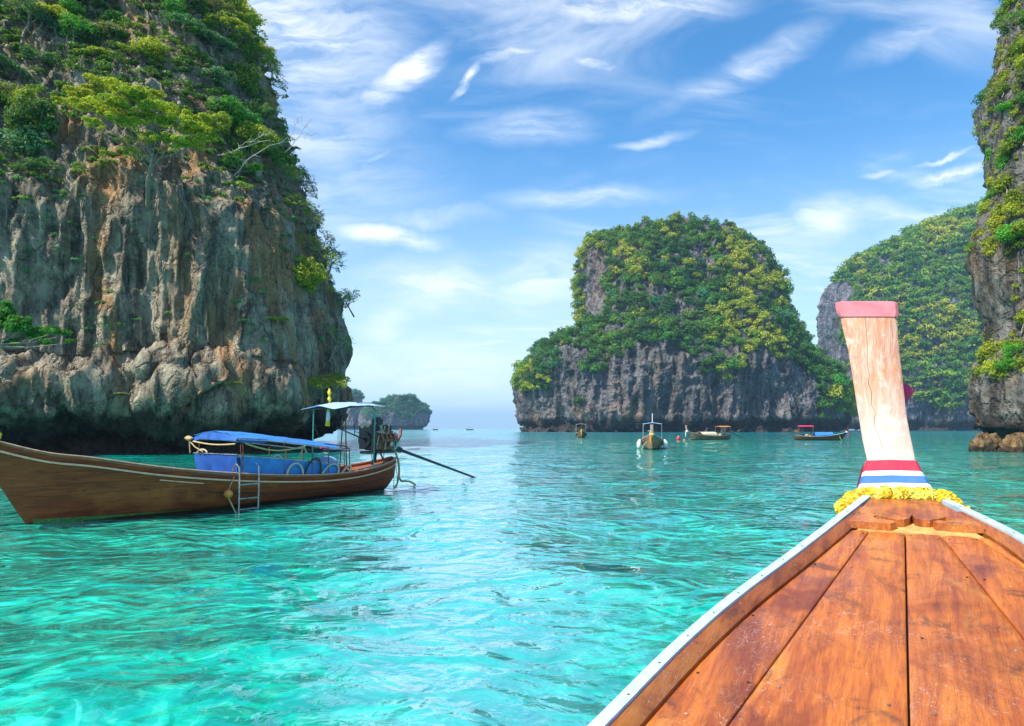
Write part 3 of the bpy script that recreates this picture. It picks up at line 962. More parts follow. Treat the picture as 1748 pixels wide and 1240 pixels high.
def scatter(P, n, density, count, rmin, tries=60000, facing=-0.15, seed=0, bias=None):
    """pick surface points; density(px, py, p, n) -> 0..1 ; rmin(p) spacing in metres"""
    g = np.random.default_rng(seed)
    a = P[1:, 1:] - P[:-1, :-1]; b = P[1:, :-1] - P[:-1, 1:]
    area = np.linalg.norm(np.cross(a, b), axis=-1)
    pr = (area / area.sum()).ravel()
    idx = g.choice(len(pr), size=tries, p=pr)
    ii, jj = np.unravel_index(idx, area.shape)
    pts = P[ii, jj]; nn = n[ii, jj]
    px, py = project(pts)
    to = np.array([0, 0, CH]) - pts; to /= np.linalg.norm(to, axis=1)[:, None]
    ok = ((nn * to).sum(1) > facing) & (px > -160) & (px < 1920) & (py > -160)
    d = density(px, py, pts, nn)
    ok &= g.random(len(d)) < d
    out = []
    cell = {}
    for k in np.nonzero(ok)[0]:
        p = pts[k]
        key = tuple((p / rmin).astype(int))
        hit = False
        for dx in (-1, 0, 1):
            for dy in (-1, 0, 1):
                for dz in (-1, 0, 1):
                    for q in cell.get((key[0] + dx, key[1] + dy, key[2] + dz), ()):
                        if np.linalg.norm(q - p) < rmin: hit = True; break
        if hit: continue
        cell.setdefault(key, []).append(p)
        out.append((p, nn[k], px[k], py[k]))
        if len(out) >= count: break
    return out


def nz(pts, f, o=0.0):
    return fbm(pts[:, 0] * f + o, pts[:, 1] * f, pts[:, 2] * f, 3)


# ---- left cliff
eL_py = np.array([e[0] for e in EDGE_L][::-1], float); eL_px = np.array([e[1] for e in EDGE_L][::-1], float)


def dens_left(px, py, p, n):
    lim = 332 + 30 * np.sin(px / 60.0) + 40 * nz(p, 0.09)
    up = np.clip((lim - py) / 30, 0, 1) * np.clip(0.75 + 1.3 * nz(p, 0.10, 4.0), 0.3, 1)
    e = np.interp(py, eL_py, eL_px)
    rim = (px > e - 42) & (py < 500)
    rim2 = (px > e - 24) & (py < 660)
    d = np.maximum(up, 0.75 * rim)
    d = np.maximum(d, 0.25 * rim2)
    return d


pts_left = scatter(PL, NL, dens_left, 215, 1.5, seed=5)
LG = 'trees growing on the left cliff'
for (p, nn, px, py) in pts_left:
    e = np.interp(py, eL_py, eL_px)
    if 85 < px < 365 and 120 < py < 285: continue
    rim = px > e - 38  # rim trees get brighter leaf colours, sunlight painted into the foliage
    k = perlin(p[0] * .13, p[1] * .13, p[2] * .13)
    if rim and px > e - 20 and py > 120:
        col = random.choice(['lime', 'yellow', 'green'])
        rr = random.uniform(1.0, 1.9)
        near_tree((p[0] + .4, p[1], p[2] - .2), rr, col,
                  ('tall ' if rr > 1.6 else 'short ' if rr < 1.25 else '') + {'lime': 'bright', 'yellow': 'yellowish', 'green': 'green'}[col] + ' loose tree off the left cliff edge ' + ('near the picture top' if py < 180 else 'around the leafless twigs' if py < 300 else 'below the leafless twigs'), 'trees on the edge of the left cliff', sparse_tpl, (random.uniform(-.2, .2), random.uniform(.35, .8)))
        continue
    if rim: col = random.choice(['yellow', 'lime', 'lime', 'olive', 'yellow'])
    elif py > 235 and px < 260: col = random.choice(['teal', 'teal', 'green'])
    elif px < 75 and py < 190: col = random.choice(['olive', 'teal'])
    elif k > 0.05: col = random.choice(['yellow', 'bright', 'olive', 'lime'])
    else: col = random.choice(['green', 'bright', 'teal', 'green', 'olive'])
    nm = {'yellow': 'yellow green', 'lime': 'bright yellow', 'green': 'green', 'bright': 'fresh green', 'olive': 'dull olive', 'teal': 'bluish green'}[col]
    rr = random.uniform(1.5, 2.9)
    nm = ('big ' if rr > 2.4 else 'small ' if rr < 1.95 else '') + nm
    near_tree((p[0] + nn[0] * .3, p[1] + nn[1] * .3, p[2]), rr, col,
              nm + ' tree on left cliff ' + ('near the picture top' if py < 75 else 'above the yellow tree' if py < 150 else 'level with the yellow tree' if py < 225 else 'just above bare rock') + (' at far left' if px < 110 else ' towards left' if px < 230 else ' midway' if px < 350 else ' towards the rim'), LG, both_tpl, (random.uniform(.0, .45), random.uniform(-.2, .3)), squash=random.uniform(.7, 1.1))


def surf_at(P, px, py):
    X, Y = project(P)
    d = (X - px) ** 2 + (Y - py) ** 2
    near = np.nonzero(d.ravel() < d.min() + 60)[0]
    k = near[np.argmin(P.reshape(-1, 3)[near, 1])]
    return P.reshape(-1, 3)[k]


# the broad yellow tree: layered crown made of several sprays on one trunk
def yellow_tree():
    s = surf_at(PL, 258, 345)
    base = Vector(s) + Vector((0, -0.3, 0))
    yq = base.y - 2.8
    root = empty('tree', base)
    tag(root, 'broad flat topped tree with layered bright yellow leaves leaning from the left cliff', 'tree')
    cl = [(130, 165, 1.3), (165, 150, 1.5), (205, 155, 1.2), (235, 178, 1.7), (190, 190, 1.7), (150, 185, 1.2), (275, 195, 1.5), (300, 215, 1.5), (330, 205, 1.2), (340, 228, 1.2),
          (250, 215, 1.5), (215, 212, 1.3), (240, 240, 1.2), (290, 245, 1.3), (325, 250, 1.0), (225, 262, .8), (110, 180, .9), (265, 165, .9), (350, 240, .8), (160, 215, .9)]
    tr = MB()
    P_, T_, F_ = [], [], []
    off = 0
    hub = Vector(at(262, 262, yq)) - base
    tr.tube([Vector((0, .3, -.5)), Vector(at(252, 310, yq + .6)) - base, hub], [.17, .13, .10], 8)
    for i, (px, py, r_) in enumerate(cl):
        yy = yq + random.uniform(-1.6, 1.2)
        c = Vector(at(px, py, yy)) - base
        V, Fc, T0 = crown_arrays(700 + i, 13, 95, 0.075, 0.4, 1.0, (0.2, 0.38), 0.4)
        V = V * r_ + np.array(c)
        P_.append(V); F_.append(Fc + off); T_.append(T0); off += len(V)
        m = hub.lerp(c, .55) + Vector((0, 0, -.3))
        st_ = hub.lerp(Vector(at(252, 310, yq + .6)) - base, random.uniform(-.1, .7)); tr.tube([st_, m + Vector((random.uniform(-.3, .3), 0, random.uniform(-.3, .1))), c], [.035, .022, .008], 5)
    link(bpy.data.objects.new('crown', np_mesh('crown', np.concatenate(P_), np.concatenate(F_), M['leaf_lime'], False, {'tone': np.concatenate(T_)})), root)
    tr.build('trunk', M['bark'], root)


yellow_tree()

# bare pale branches and the bright bush at the frame edge
def bright_bush():
    s = Vector(at(-20, 590, 33))
    root = empty('shrub', s)
    tag(root, 'vivid green shrub with glossy leaves hanging in at the left picture edge', 'shrub')
    P_, T_, F_ = [], [], []; off = 0
    tr = MB()
    for i, (px, py, r_) in enumerate([(8, 545, .75), (35, 565, .8), (62, 575, .7), (90, 570, .5), (115, 572, .38), (48, 550, .35), (25, 590, .5), (75, 588, .4), (10, 522, .35), (120, 586, .28), (-15, 560, .9)]):
        c = Vector(at(px, py, 33 + random.uniform(-.5, .5))) - s
        V, Fc, T0 = crown_arrays(800 + i, 10, 60, 0.13, 0.8, 1.0, (0.25, 0.45), 0.9, ball=True)
        V = V * r_ * .95 + np.array(c); P_.append(V); F_.append(Fc + off); T_.append(T0); off += len(V)
        tr.tube([Vector((0, 0, 0)), Vector((0, 0, -.3)).lerp(c, .5), c], [.05, .03, .01], 5)
    link(bpy.data.objects.new('crown', np_mesh('crown', np.concatenate(P_), np.concatenate(F_), M['leaf_bright'], False, {'tone': np.concatenate(T_)})), root)
    tr.build('trunk', M['bark'], root)


bright_bush()


def bare_tree(pts_list, loc_y, label):
    root = None
    for k, (a, b_, c, r_) in enumerate(pts_list):
        if root is None:
            base = Vector(at(*a, loc_y)); root = empty('bare_tree', base)
            tag(root, label, 'tree')
            mb = MB()
        A, B, C_ = (Vector(at(*q, loc_y)) - base for q in (a, b_, c))
        r_ *= .62
        pts = [A.lerp(B, q * 2) if q < .5 else B.lerp(C_, q * 2 - 1) for q in np.linspace(0, 1, 9)]
        pts = [p + Vector((random.uniform(-.1, .1), random.uniform(-.15, .15), random.uniform(-.1, .1))) for p in pts]
        mb.tube(pts, [r_ * (1 - .085 * i) for i in range(9)], 6)
        for j in range(12):
            i0 = random.randrange(2, 8); s = pts[i0]
            e = s + Vector((random.uniform(-.3, .9), random.uniform(-.4, .4), random.uniform(-.25, .7)))
            m = s.lerp(e, .5) + Vector((random.uniform(-.1, .1), 0, random.uniform(-.1, .1)))
            mb.tube([s, m, e], [r_ * .4, r_ * .25, r_ * .08], 4)
            mb.tube([m, m + Vector((random.uniform(-.3, .3), 0, random.uniform(.05, .35)))], [r_ * .2, r_ * .06], 4)
    mb.build('branch', M['pale_bark'], root)


M['pale_bark'] = plain('pale_bark', (0.50, 0.43, 0.36), 0.8, 0, 0.2, 8, 0.01)
bare_tree([((330, 275), (390, 262), (460, 238), .10), ((400, 300), (430, 265), (492, 236), .08), ((390, 262), (430, 240), (470, 225), .05)], 57.5, 'pale leafless branches crossing below the yellow tree on the left cliff')
bare_tree([((488, 262), (510, 235), (538, 228), .06), ((495, 240), (505, 215), (515, 195), .05), ((505, 240), (522, 215), (530, 205), .04)], 64, 'leafless twiggy tree sticking out from the left cliff against the sky')

# trees reaching out from the lower right edge of the left cliff
for (px, py, r_, col, tx) in [(552, 420, 1.5, 'yellow', 'green tree reaching out furthest from the cliff edge above the lower one'), (575, 500, 1.6, 'yellow', 'slender tree spreading flat sprays of leaves low on the cliff edge'),
                              (560, 470, 1.1, 'green', 'small green tree between the two spreading trees on the cliff edge'), (528, 345, 1.5, 'yellow', 'thin branched tree on the cliff edge just below the leafless twigs'),
                              (590, 600, .6, 'green', 'little green bush on the lowest bulge of the left cliff edge'), (578, 398, 0.9, 'olive', 'feathery olive tree tip at the outer side of the cliff edge'), (505, 300, 1.4, 'green', 'leafy green tree at the bend of the cliff edge'),
                              (555, 372, 1.0, 'olive', 'sparse olive tree against the sky above the green tree')]:
    near_tree(at(px - 22, py + 12, 62.5), r_ * 1.0, col, tx, None, sparse_tpl, (0, .45))
for (px, py, r_, col, tx) in [(480, 545, 1.0, 'yellow', 'pale yellow shrub clinging alone to the bare cliff face'), (404, 655, .55, 'yellow', 'mossy yellow green tuft on the brown rock foot of the cliff'), (215, 675, .6, 'olive', 'olive tuft on the ledge above the stern of the blue tarp'),
                              (268, 685, .35, 'green', 'tiny green tuft on the pale rock above the boat')]:
    s = surf_at(PL, px, py)
    near_tree((s[0], s[1] - .3, s[2]), r_, col, tx, name='shrub', cat='shrub', squash=.6)


def joined(name, arrs, places, mat, label, parent=None):
    Vs, Fs, Ts, off = [], [], [], 0
    g = np.random.default_rng(1)
    for (p, r_, sq) in places:
        V, Fc, T_ = arrs[g.integers(len(arrs))]
        a = g.random() * 6.283; c, s = math.cos(a), math.sin(a)
        W = V @ np.array([[c, s, 0], [-s, c, 0], [0, 0, 1]]) * np.array([r_, r_, r_ * sq]) + p
        Vs.append(W); Fs.append(Fc + off); off += len(W)
        Ts.append(np.clip(T_ + g.normal() * .28, 0, 1))
    me = np_mesh(name, np.concatenate(Vs), np.concatenate(Fs), mat, False, {'tone': np.concatenate(Ts)})
    o = link(bpy.data.objects.new(name, me), parent)
    return tag(o, label, kind='stuff')


round_arr = [crown_arrays(520 + i, 7, 34, 0.11, .8, 1.0, (0.3, 0.5), .95, ball=True) for i in range(3)]
under = [crown_arrays(500 + i, 6, 26, 0.14, .35, 1.0, (0.25, 0.45), 0.5) for i in range(3)]
gc = scatter(PL, NL, lambda px, py, p, n: np.clip((330 + 30 * np.sin(px / 50) - py) / 60, 0, 1) * np.clip(.75 + 1.6 * nz(p, .16, 9), 0.1, 1), 1000, .7, seed=8, tries=40000)
joined('undergrowth', under, [(q[0], random.uniform(.6, 1.25), .9) for q in gc], M['leaf_green'], 'low undergrowth and creepers covering the upper left cliff')
gc = scatter(PL, NL, lambda px, py, p, n: ((py > 300) & (py < 600)) * np.clip(-.05 + 1.2 * nz(p * np.array([1, 1, .35]), .2, 3), 0, 1), 260, .8, seed=9, tries=30000)
joined('creeper', under, [(q[0], random.uniform(.25, .6), 1.5) for q in gc], M['leaf_teal'], 'hanging creepers on the bare face of the left cliff')

# ---- right cliff
def dens_right(px, py, p, n):
    a = np.where((py < 150), .9, 0) + np.where((py >= 150) & (py < 265), .7, 0) + np.where((py >= 265) & (py < 330), .45, 0) + np.where((py >= 330) & (py < 435), 1.0, 0)
    a = a + np.where((py >= 435) & (py < 575) & (px > 1722), .6, 0) + np.where((py >= 575) & (py < 652), 1.0, 0)
    return np.clip(a, 0, 1) * (px < 1785)


for (p, nn, px, py) in scatter(PR, NR, dens_right, 120, .95, seed=6, tries=90000, facing=0.0):
    if px > 1800: continue
    hi = py < 330
    col = random.choice(['yellow', 'yellow', 'yellow', 'bright', 'olive', 'green']) if hi else random.choice(['yellow', 'yellow', 'bright'])
    nm = {'yellow': 'bright yellow green', 'green': 'dark green', 'olive': 'olive brown', 'bright': 'fresh green'}[col]
    where = ('near the picture top' if py < 110 else 'on the overhang tip' if py < 200 else 'on the dark upper wall' if hi else 'on the upper ledge' if py < 440 else 'on the lower ledge') + ' of the right cliff'
    where += ' at its outer rim' if px < 1712 else ' by the picture edge'
    near_tree((p[0] + (.55 if px < 1700 else 0), p[1] - .5, p[2] - .1), random.uniform(1.0, 1.9), col, (nm + ' bush ' + where).replace('bright yellow green', 'yellow green'), 'bushes on the right cliff ' + ('top' if hi else 'ledges'), round_tpl,
              (random.uniform(0, .4), random.uniform(-.5, 0)), name='shrub', cat='shrub', squash=random.uniform(.7, 1.0))
gr = scatter(PR, NR, dens_right, 420, .55, seed=16, tries=60000, facing=-.1)
joined('undergrowth', round_arr, [(q[0] + np.array([.15, -.25, 0]), random.uniform(.4, .95), .9) for q in gr], M['leaf_yellow'], 'yellow green scrub covering the ledges of the right cliff')
for (px, py, r_, tx) in [(1716, 40, 1.2, 'thin leafless looking tree high on the right cliff against the sky'), (1722, 110, 1.3, 'sparse tree leaning left above the notch of the right cliff'), (1690, 165, .8, 'twiggy bush at the tip of the right cliff overhang'), (1735, 140, 1.0, 'loose green tree in the notch of the right cliff')]:
    near_tree(at(px + 6, py + 10, 66), r_, 'olive' if 'leafless' in tx else 'yellow', tx, None, sparse_tpl, (0, -.35))


def boulder(px, py, w, h, y, label, seed):
    c = at(px, 775, y)
    g = np.random.default_rng(seed)
    nu, nv = 64, 36
    th = np.linspace(0, 2 * np.pi, nu, endpoint=False); ph = np.linspace(0.02, np.pi - .02, nv)
    T, Ph = np.meshgrid(th, ph)
    D = np.stack([np.sin(Ph) * np.cos(T), np.sin(Ph) * np.sin(T), np.cos(Ph)], -1)
    k = 1 + .22 * fbm(D[..., 0] * 1.6 + seed, D[..., 1] * 1.6, D[..., 2] * 1.6, 3) + .10 * fbm(D[..., 0] * 6, D[..., 1] * 6 + seed, D[..., 2] * 6, 3, ridged=True)
    P = D * k[..., None] * np.array([w, w * .8, h])
    me = np_mesh('boulder', P.reshape(-1, 3), grid_faces(nv, nu, True), M['boulder'])
    o = link(bpy.data.objects.new('boulder', me)); o.location = (c[0], y, 0.15)
    tag(o, label, 'boulder')


boulder(1684, 757, 1.25, 1.35, 58, 'rounded brown boulder in the water under the right cliff, the left one of two', 3)
boulder(1738, 760, 1.5, 1.3, 57, 'wider brown boulder in the water cut by the right picture edge', 8)

# ---- middle island
eM_py = [m[0] for m in MID][::-1]; eM_l = [m[1] for m in MID][::-1]; eM_r = [m[2] for m in MID][::-1]


def dens_mid(px, py, p, n):
    low = 622 + 26 * np.sin(px / 37.) + 34 * np.clip((px - 1150) / 250, 0, 1)
    a = np.clip((low - py) / 22, 0, 1)
    right = np.interp(py, eM_py, eM_r) - px
    a = np.maximum(a, np.where((right < 30) & (py < 715), 1.0, 0))
    left = px - np.interp(py, eM_py, eM_l)
    bare = ((left < 42) & (py > 425) & (py < 545) & (px < 1045))
    a = np.where(bare, 0.002, a)
    a = np.where((px < 995) & (py > 600) & (left > 20), .006, a)
    a = np.where((px < 1000) & (left < 46) & (py < 668), 1.0, a)
    a = np.where((px < 1010) & (py < 606) & (py > 540), 1.0, a)
    a = np.where((py >= low) & (py < 700), np.maximum(a, np.clip(-.25 + .9 * nz(p, .05, 3), 0, .35) * .06), a)
    holes = nz(p, .045, 12.) > .42
    return np.where(holes & (py > 420) & (right > 30), a * .004, a)


pm = scatter(PM, NM, dens_mid, 1250, 2.9, seed=3, tries=90000, facing=-.25)
pm.sort(key=lambda q: q[0][1])
random.shuffle(pm)
places = []
for i, (p, nn, px, py) in enumerate(pm):
    k = fbm(np.array([p[0] * .03]), np.array([p[1] * .03]), np.array([p[2] * .03]), 2)[0]
    right = px > 1180  # right side and top take more yellow leaves, their sunlight put into colour
    r_ = random.uniform(2.8, 5.0)
    if i < 85:
        r_ = random.uniform(4.2, 6.6)
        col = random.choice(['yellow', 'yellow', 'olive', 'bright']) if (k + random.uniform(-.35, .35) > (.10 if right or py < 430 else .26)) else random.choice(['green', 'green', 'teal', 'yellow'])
        o = link(bpy.data.objects.new('tree', random.choice(mid_tpl[col])))
        o.location = (p[0] + nn[0], p[1] + nn[1], p[2] - .5); o.rotation_euler = (random.uniform(0, .35), 0, random.uniform(0, 6.28)); o.scale = (r_, r_, r_ * random.uniform(.75, 1.1))
        nm = {'yellow': 'golden green', 'green': 'dark green', 'olive': 'olive', 'bright': 'bright green', 'teal': 'bluish green'}[col]
        wh = 'on the top' if py < 440 else ('on the sunny right slope' if px > 1200 else 'on the left slope')
        tag(o, ('wide ' if r_ > 5.8 else 'small ' if r_ < 4.9 else '') + nm + ' crowned tree standing out ' + wh + ' of the middle island', 'tree', 'trees standing out on the middle island')
    else:
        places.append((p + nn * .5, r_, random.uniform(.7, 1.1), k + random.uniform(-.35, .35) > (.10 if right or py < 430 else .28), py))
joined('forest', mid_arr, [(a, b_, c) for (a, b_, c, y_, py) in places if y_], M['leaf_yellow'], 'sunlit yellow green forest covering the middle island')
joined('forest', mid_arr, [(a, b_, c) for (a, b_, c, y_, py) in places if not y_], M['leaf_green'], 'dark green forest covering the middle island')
us = scatter(PM, NM, dens_mid, 600, 2.2, seed=31, tries=60000, facing=-.2)
joined('undergrowth', far_arr, [(q[0], random.uniform(1.6, 2.6), .7) for q in us], M['leaf_teal'], 'low scrub between the trees of the middle island')

# ---- island behind the prow
def dens_far(px, py, p, n):
    low = 692 + 12 * np.sin(px / 25.)
    a = np.clip((low - py) / 12, 0, 1) * (px < 1700)
    rock = np.clip((1458 + 12 * np.sin(py / 24.) - px) / 10, 0, 1) * (py > 482)
    a = a * (1 - rock)
    return np.where(nz(p, .03, 7.) > .55, a * .004, a)


pf = scatter(PF, NF, dens_far, 1900, 4.6, seed=4, tries=90000, facing=-.25)
ya, ga = [], []
for (p, nn, px, py) in pf:
    k = fbm(np.array([p[0] * .02]), np.array([p[1] * .02]), np.array([p[2] * .02]), 3)[0]
    (ya if k + random.uniform(-.3, .3) > .3 else ga).append((p + nn * .8, random.uniform(4.2, 7.2), random.uniform(.7, 1.1)))
joined('forest', far_arr, ya, M['leaf_yellow'], 'yellow green forest on the island behind the prow')
joined('forest', far_arr, ga, M['leaf_green'], 'dark green forest on the island behind the prow')
for PP, NN, lo, lb in ((PA, NA, 688, 'woods capping the steep stack on the horizon'), (PB, NB, 712, 'woods covering the low island on the horizon')):
    q = scatter(PP, NN, lambda px, py, p, n: np.clip((lo + 8 * np.sin(px / 9.) - py) / 6, 0, 1), 330, 4.0, seed=2, tries=20000, facing=-.3)
    joined('forest', far_arr, [(a[0], random.uniform(3.5, 6.5), .8) for a in q], M['leaf_sea'], lb)


# ------------------------------------------------------------------ long-tail boats
def hull_rings(st, n=9, t=0.0):
    """st: (s, half gunwale, half bottom, z gunwale, z keel)"""
    rings = []
    for (s, g, b, zg, zk) in st:
        g2, b2 = max(g - t, .004), max(b - t, .003)
        pts = []
        for i in range(n):
            k = i / (n - 1)
            y = b2 * math.sin(min(1, k * 1.6) * math.pi / 2) + (g2 - b2) * k ** 1.5
            z = (zk + t) + (zg - zk - t) * k ** 1.35
            pts.append((y, z))
        ring = [(s, -y, z) for (y, z) in reversed(pts)] + [(s, y, z) for (y, z) in pts[1:]]
        rings.append(ring)
    return rings


def smooth_st(st, n=44):
    st = np.array(st, float)
    s0 = st[:, 0]
    d = np.linspace(s0[0], s0[-1], n)
    out = [d]
    for c in range(1, st.shape[1]):
        y = st[:, c]
        m = np.gradient(y, s0)
        i = np.clip(np.searchsorted(s0, d) - 1, 0, len(s0) - 2)
        h = s0[i + 1] - s0[i]; t_ = (d - s0[i]) / h
        out.append((2 * t_**3 - 3 * t_**2 + 1) * y[i] + (t_**3 - 2 * t_**2 + t_) * h * m[i] + (-2 * t_**3 + 3 * t_**2) * y[i + 1] + (t_**3 - t_**2) * h * m[i + 1])
    return np.stack(out, 1)


def build_hull(root, st, mat, rail_mat, rail2=None, t=.035, n=44):
    ss = smooth_st(st, n)
    mb = MB()
    ro = hull_rings(ss, 9); ri = hull_rings(ss, 9, t)
    mb.loft(ro, closed=False); 
    mb.loft(ri, closed=False)
    m = len(ro[0]); N = len(ro); off = N * m
    f = []
    for i in range(N - 1):
        for e in (0, m - 1):
            f.append((i * m + e, (i + 1) * m + e, off + (i + 1) * m + e, off + i * m + e))
    mb.f += f
    hull = mb.build('hull', mat, root)
    for sg in (-1, 1):
        r1 = MB()
        rg = []
        for q in ss:
            y = sg * q[1]
            rg.append([(q[0], y - .05 * sg, q[3] + .004), (q[0], y - .05 * sg, q[3] + .045), (q[0], y + .035 * sg, q[3] + .045), (q[0], y + .035 * sg, q[3] + .004)])
        r1.loft(rg)
        r1.build('gunwale', rail_mat, root)
        if rail2:
            r2 = MB(); rg = []
            for q in ss[1:]:
                k = .13
                y = sg * (q[1] - .02 * q[1] + .012); z = q[3] - k
                rg.append([(q[0], y - .01 * sg, z - .022), (q[0], y - .01 * sg, z + .022), (q[0], y + .035 * sg, z + .018), (q[0], y + .035 * sg, z - .018)])
            r2.loft(rg); r2.build('rubbing_strake', rail2, root)
    return ss, hull


def sheet(pts, name, mat, root, t=.012, sag=0.0, sub=6):
    """pts: grid rows of corner points (list of lists) interpolated, given thickness"""
    rows = len(pts); cols = len(pts[0])
    A = np.array(pts, float)
    U = np.linspace(0, rows - 1, (rows - 1) * sub + 1); W = np.linspace(0, cols - 1, (cols - 1) * sub + 1)
    G = np.zeros((len(U), len(W), 3))
    for a, u in enumerate(U):
        i = min(int(u), rows - 2); fu = u - i
        for b, w in enumerate(W):
            j = min(int(w), cols - 2); fw = w - j
            G[a, b] = (A[i, j] * (1 - fu) + A[i + 1, j] * fu) * (1 - fw) + (A[i, j + 1] * (1 - fu) + A[i + 1, j + 1] * fu) * fw
            G[a, b, 2] -= sag * (4 * fu * (1 - fu) + 4 * fw * (1 - fw)) / 2
    G[..., 2] += .012 * perlin(G[..., 0] * 3, G[..., 1] * 3, G[..., 2] * 3 + 2)
    n = grid_normals(G, False)
    B = G + n * t
    mb = MB()
    f = grid_faces(len(U), len(W))
    mb.add(G.reshape(-1, 3), f); mb.add(B.reshape(-1, 3), f)
    m = len(W); N = len(U); o = N * m
    e = [(i * m, (i + 1) * m, o + (i + 1) * m, o + i * m) for i in range(N - 1)] + [(i * m + m - 1, (i + 1) * m + m - 1, o + (i + 1) * m + m - 1, o + i * m + m - 1) for i in range(N - 1)]
    e += [(j, j + 1, o + j + 1, o + j) for j in range(m - 1)] + [((N - 1) * m + j, (N - 1) * m + j + 1, o + (N - 1) * m + j + 1, o + (N - 1) * m + j) for j in range(m - 1)]
    mb.f += e
    return mb.build(name, mat, root)


def engine(root, s, y, z, k=1.0, detail=True):
    e = MB().box((s, y, z), (.62 * k, .34 * k, .42 * k)).build('engine', M['rust'], root)
    def sub(mb, name, mat): mb.build(name, mat, e)
    sub(MB().box((s + .02 * k, y, z + .27 * k), (.50 * k, .26 * k, .14 * k)), 'valve_cover', M['dark_metal'])
    sub(MB().box((s - .36 * k, y, z + .06 * k), (.10 * k, .40 * k, .48 * k)), 'radiator', M['dark_metal'])
    if not detail: return e
    mb = MB()
    for j in range(4): mb.tube([(s - .2 * k + .13 * k * j, y - .17 * k, z + .12 * k), (s - .2 * k + .13 * k * j, y - .28 * k, z + .10 * k), (s - .15 * k + .12 * k * j, y - .28 * k, z + .02 * k)], .028 * k, 8)
    mb.tube([(s - .22 * k, y - .28 * k, z), (s + .3 * k, y - .28 * k, z + .01), (s + .40 * k, y - .26 * k, z + .12 * k), (s + .44 * k, y - .24 * k, z + .24 * k)], .035 * k, 8)
    sub(mb, 'exhaust', M['rust'])
    mb = MB(); mb.tube([(s + .33 * k, y, z - .02), (s + .42 * k, y, z - .02)], .22 * k, 20); sub(mb, 'flywheel', M['steel'])
    mb = MB(); mb.tube([(s - .43 * k, y, z + .02), (s - .46 * k, y, z + .02)], .17 * k, 16); mb.tube([(s - .46 * k, y, z + .02), (s - .49 * k, y, z + .02)], .06 * k, 10); sub(mb, 'fan', M['dark_metal'])
    mb = MB(); mb.tube([(s - .05 * k, y, z + .33 * k), (s - .05 * k, y, z + .46 * k)], .12 * k, 16); mb.tube([(s - .05 * k, y, z + .46 * k), (s - .05 * k, y, z + .50 * k)], .08 * k, 12); sub(mb, 'air_filter', M['dark_metal'])
    mb = MB()
    for j in range(7):
        a = [(s + random.uniform(-.32, .32) * k, y + random.choice((-.2, -.22, .2)) * k, z + random.uniform(-.2, .4) * k) for _ in range(3)]
        mb.tube(a, .012 * k, 6)
    mb.tube([(s - .38 * k, y - .1, z + .3 * k), (s - .55 * k, y - .12, z + .36 * k), (s - .62 * k, y - .14, z + .28 * k)], .035 * k, 8)
    sub(mb, 'hose', M['rubber'])
    mb = MB(); mb.box((s + .05 * k, y + .22 * k, z + .08 * k), (.2 * k, .12 * k, .2 * k)); sub(mb, 'alternator', M['steel'])
    mb = MB(); mb.box((s - .05 * k, y, z - .25 * k), (.8 * k, .26 * k, .06 * k)); sub(mb, 'engine_mount', M['dark_metal'])
    mb = MB()
    mb.tube([(s + .12 * k, y - .20 * k, z - .08 * k), (s + .12 * k, y - .26 * k, z - .08 * k)], .05 * k, 12)
    sub(mb, 'pulley', M['steel'])
    return e


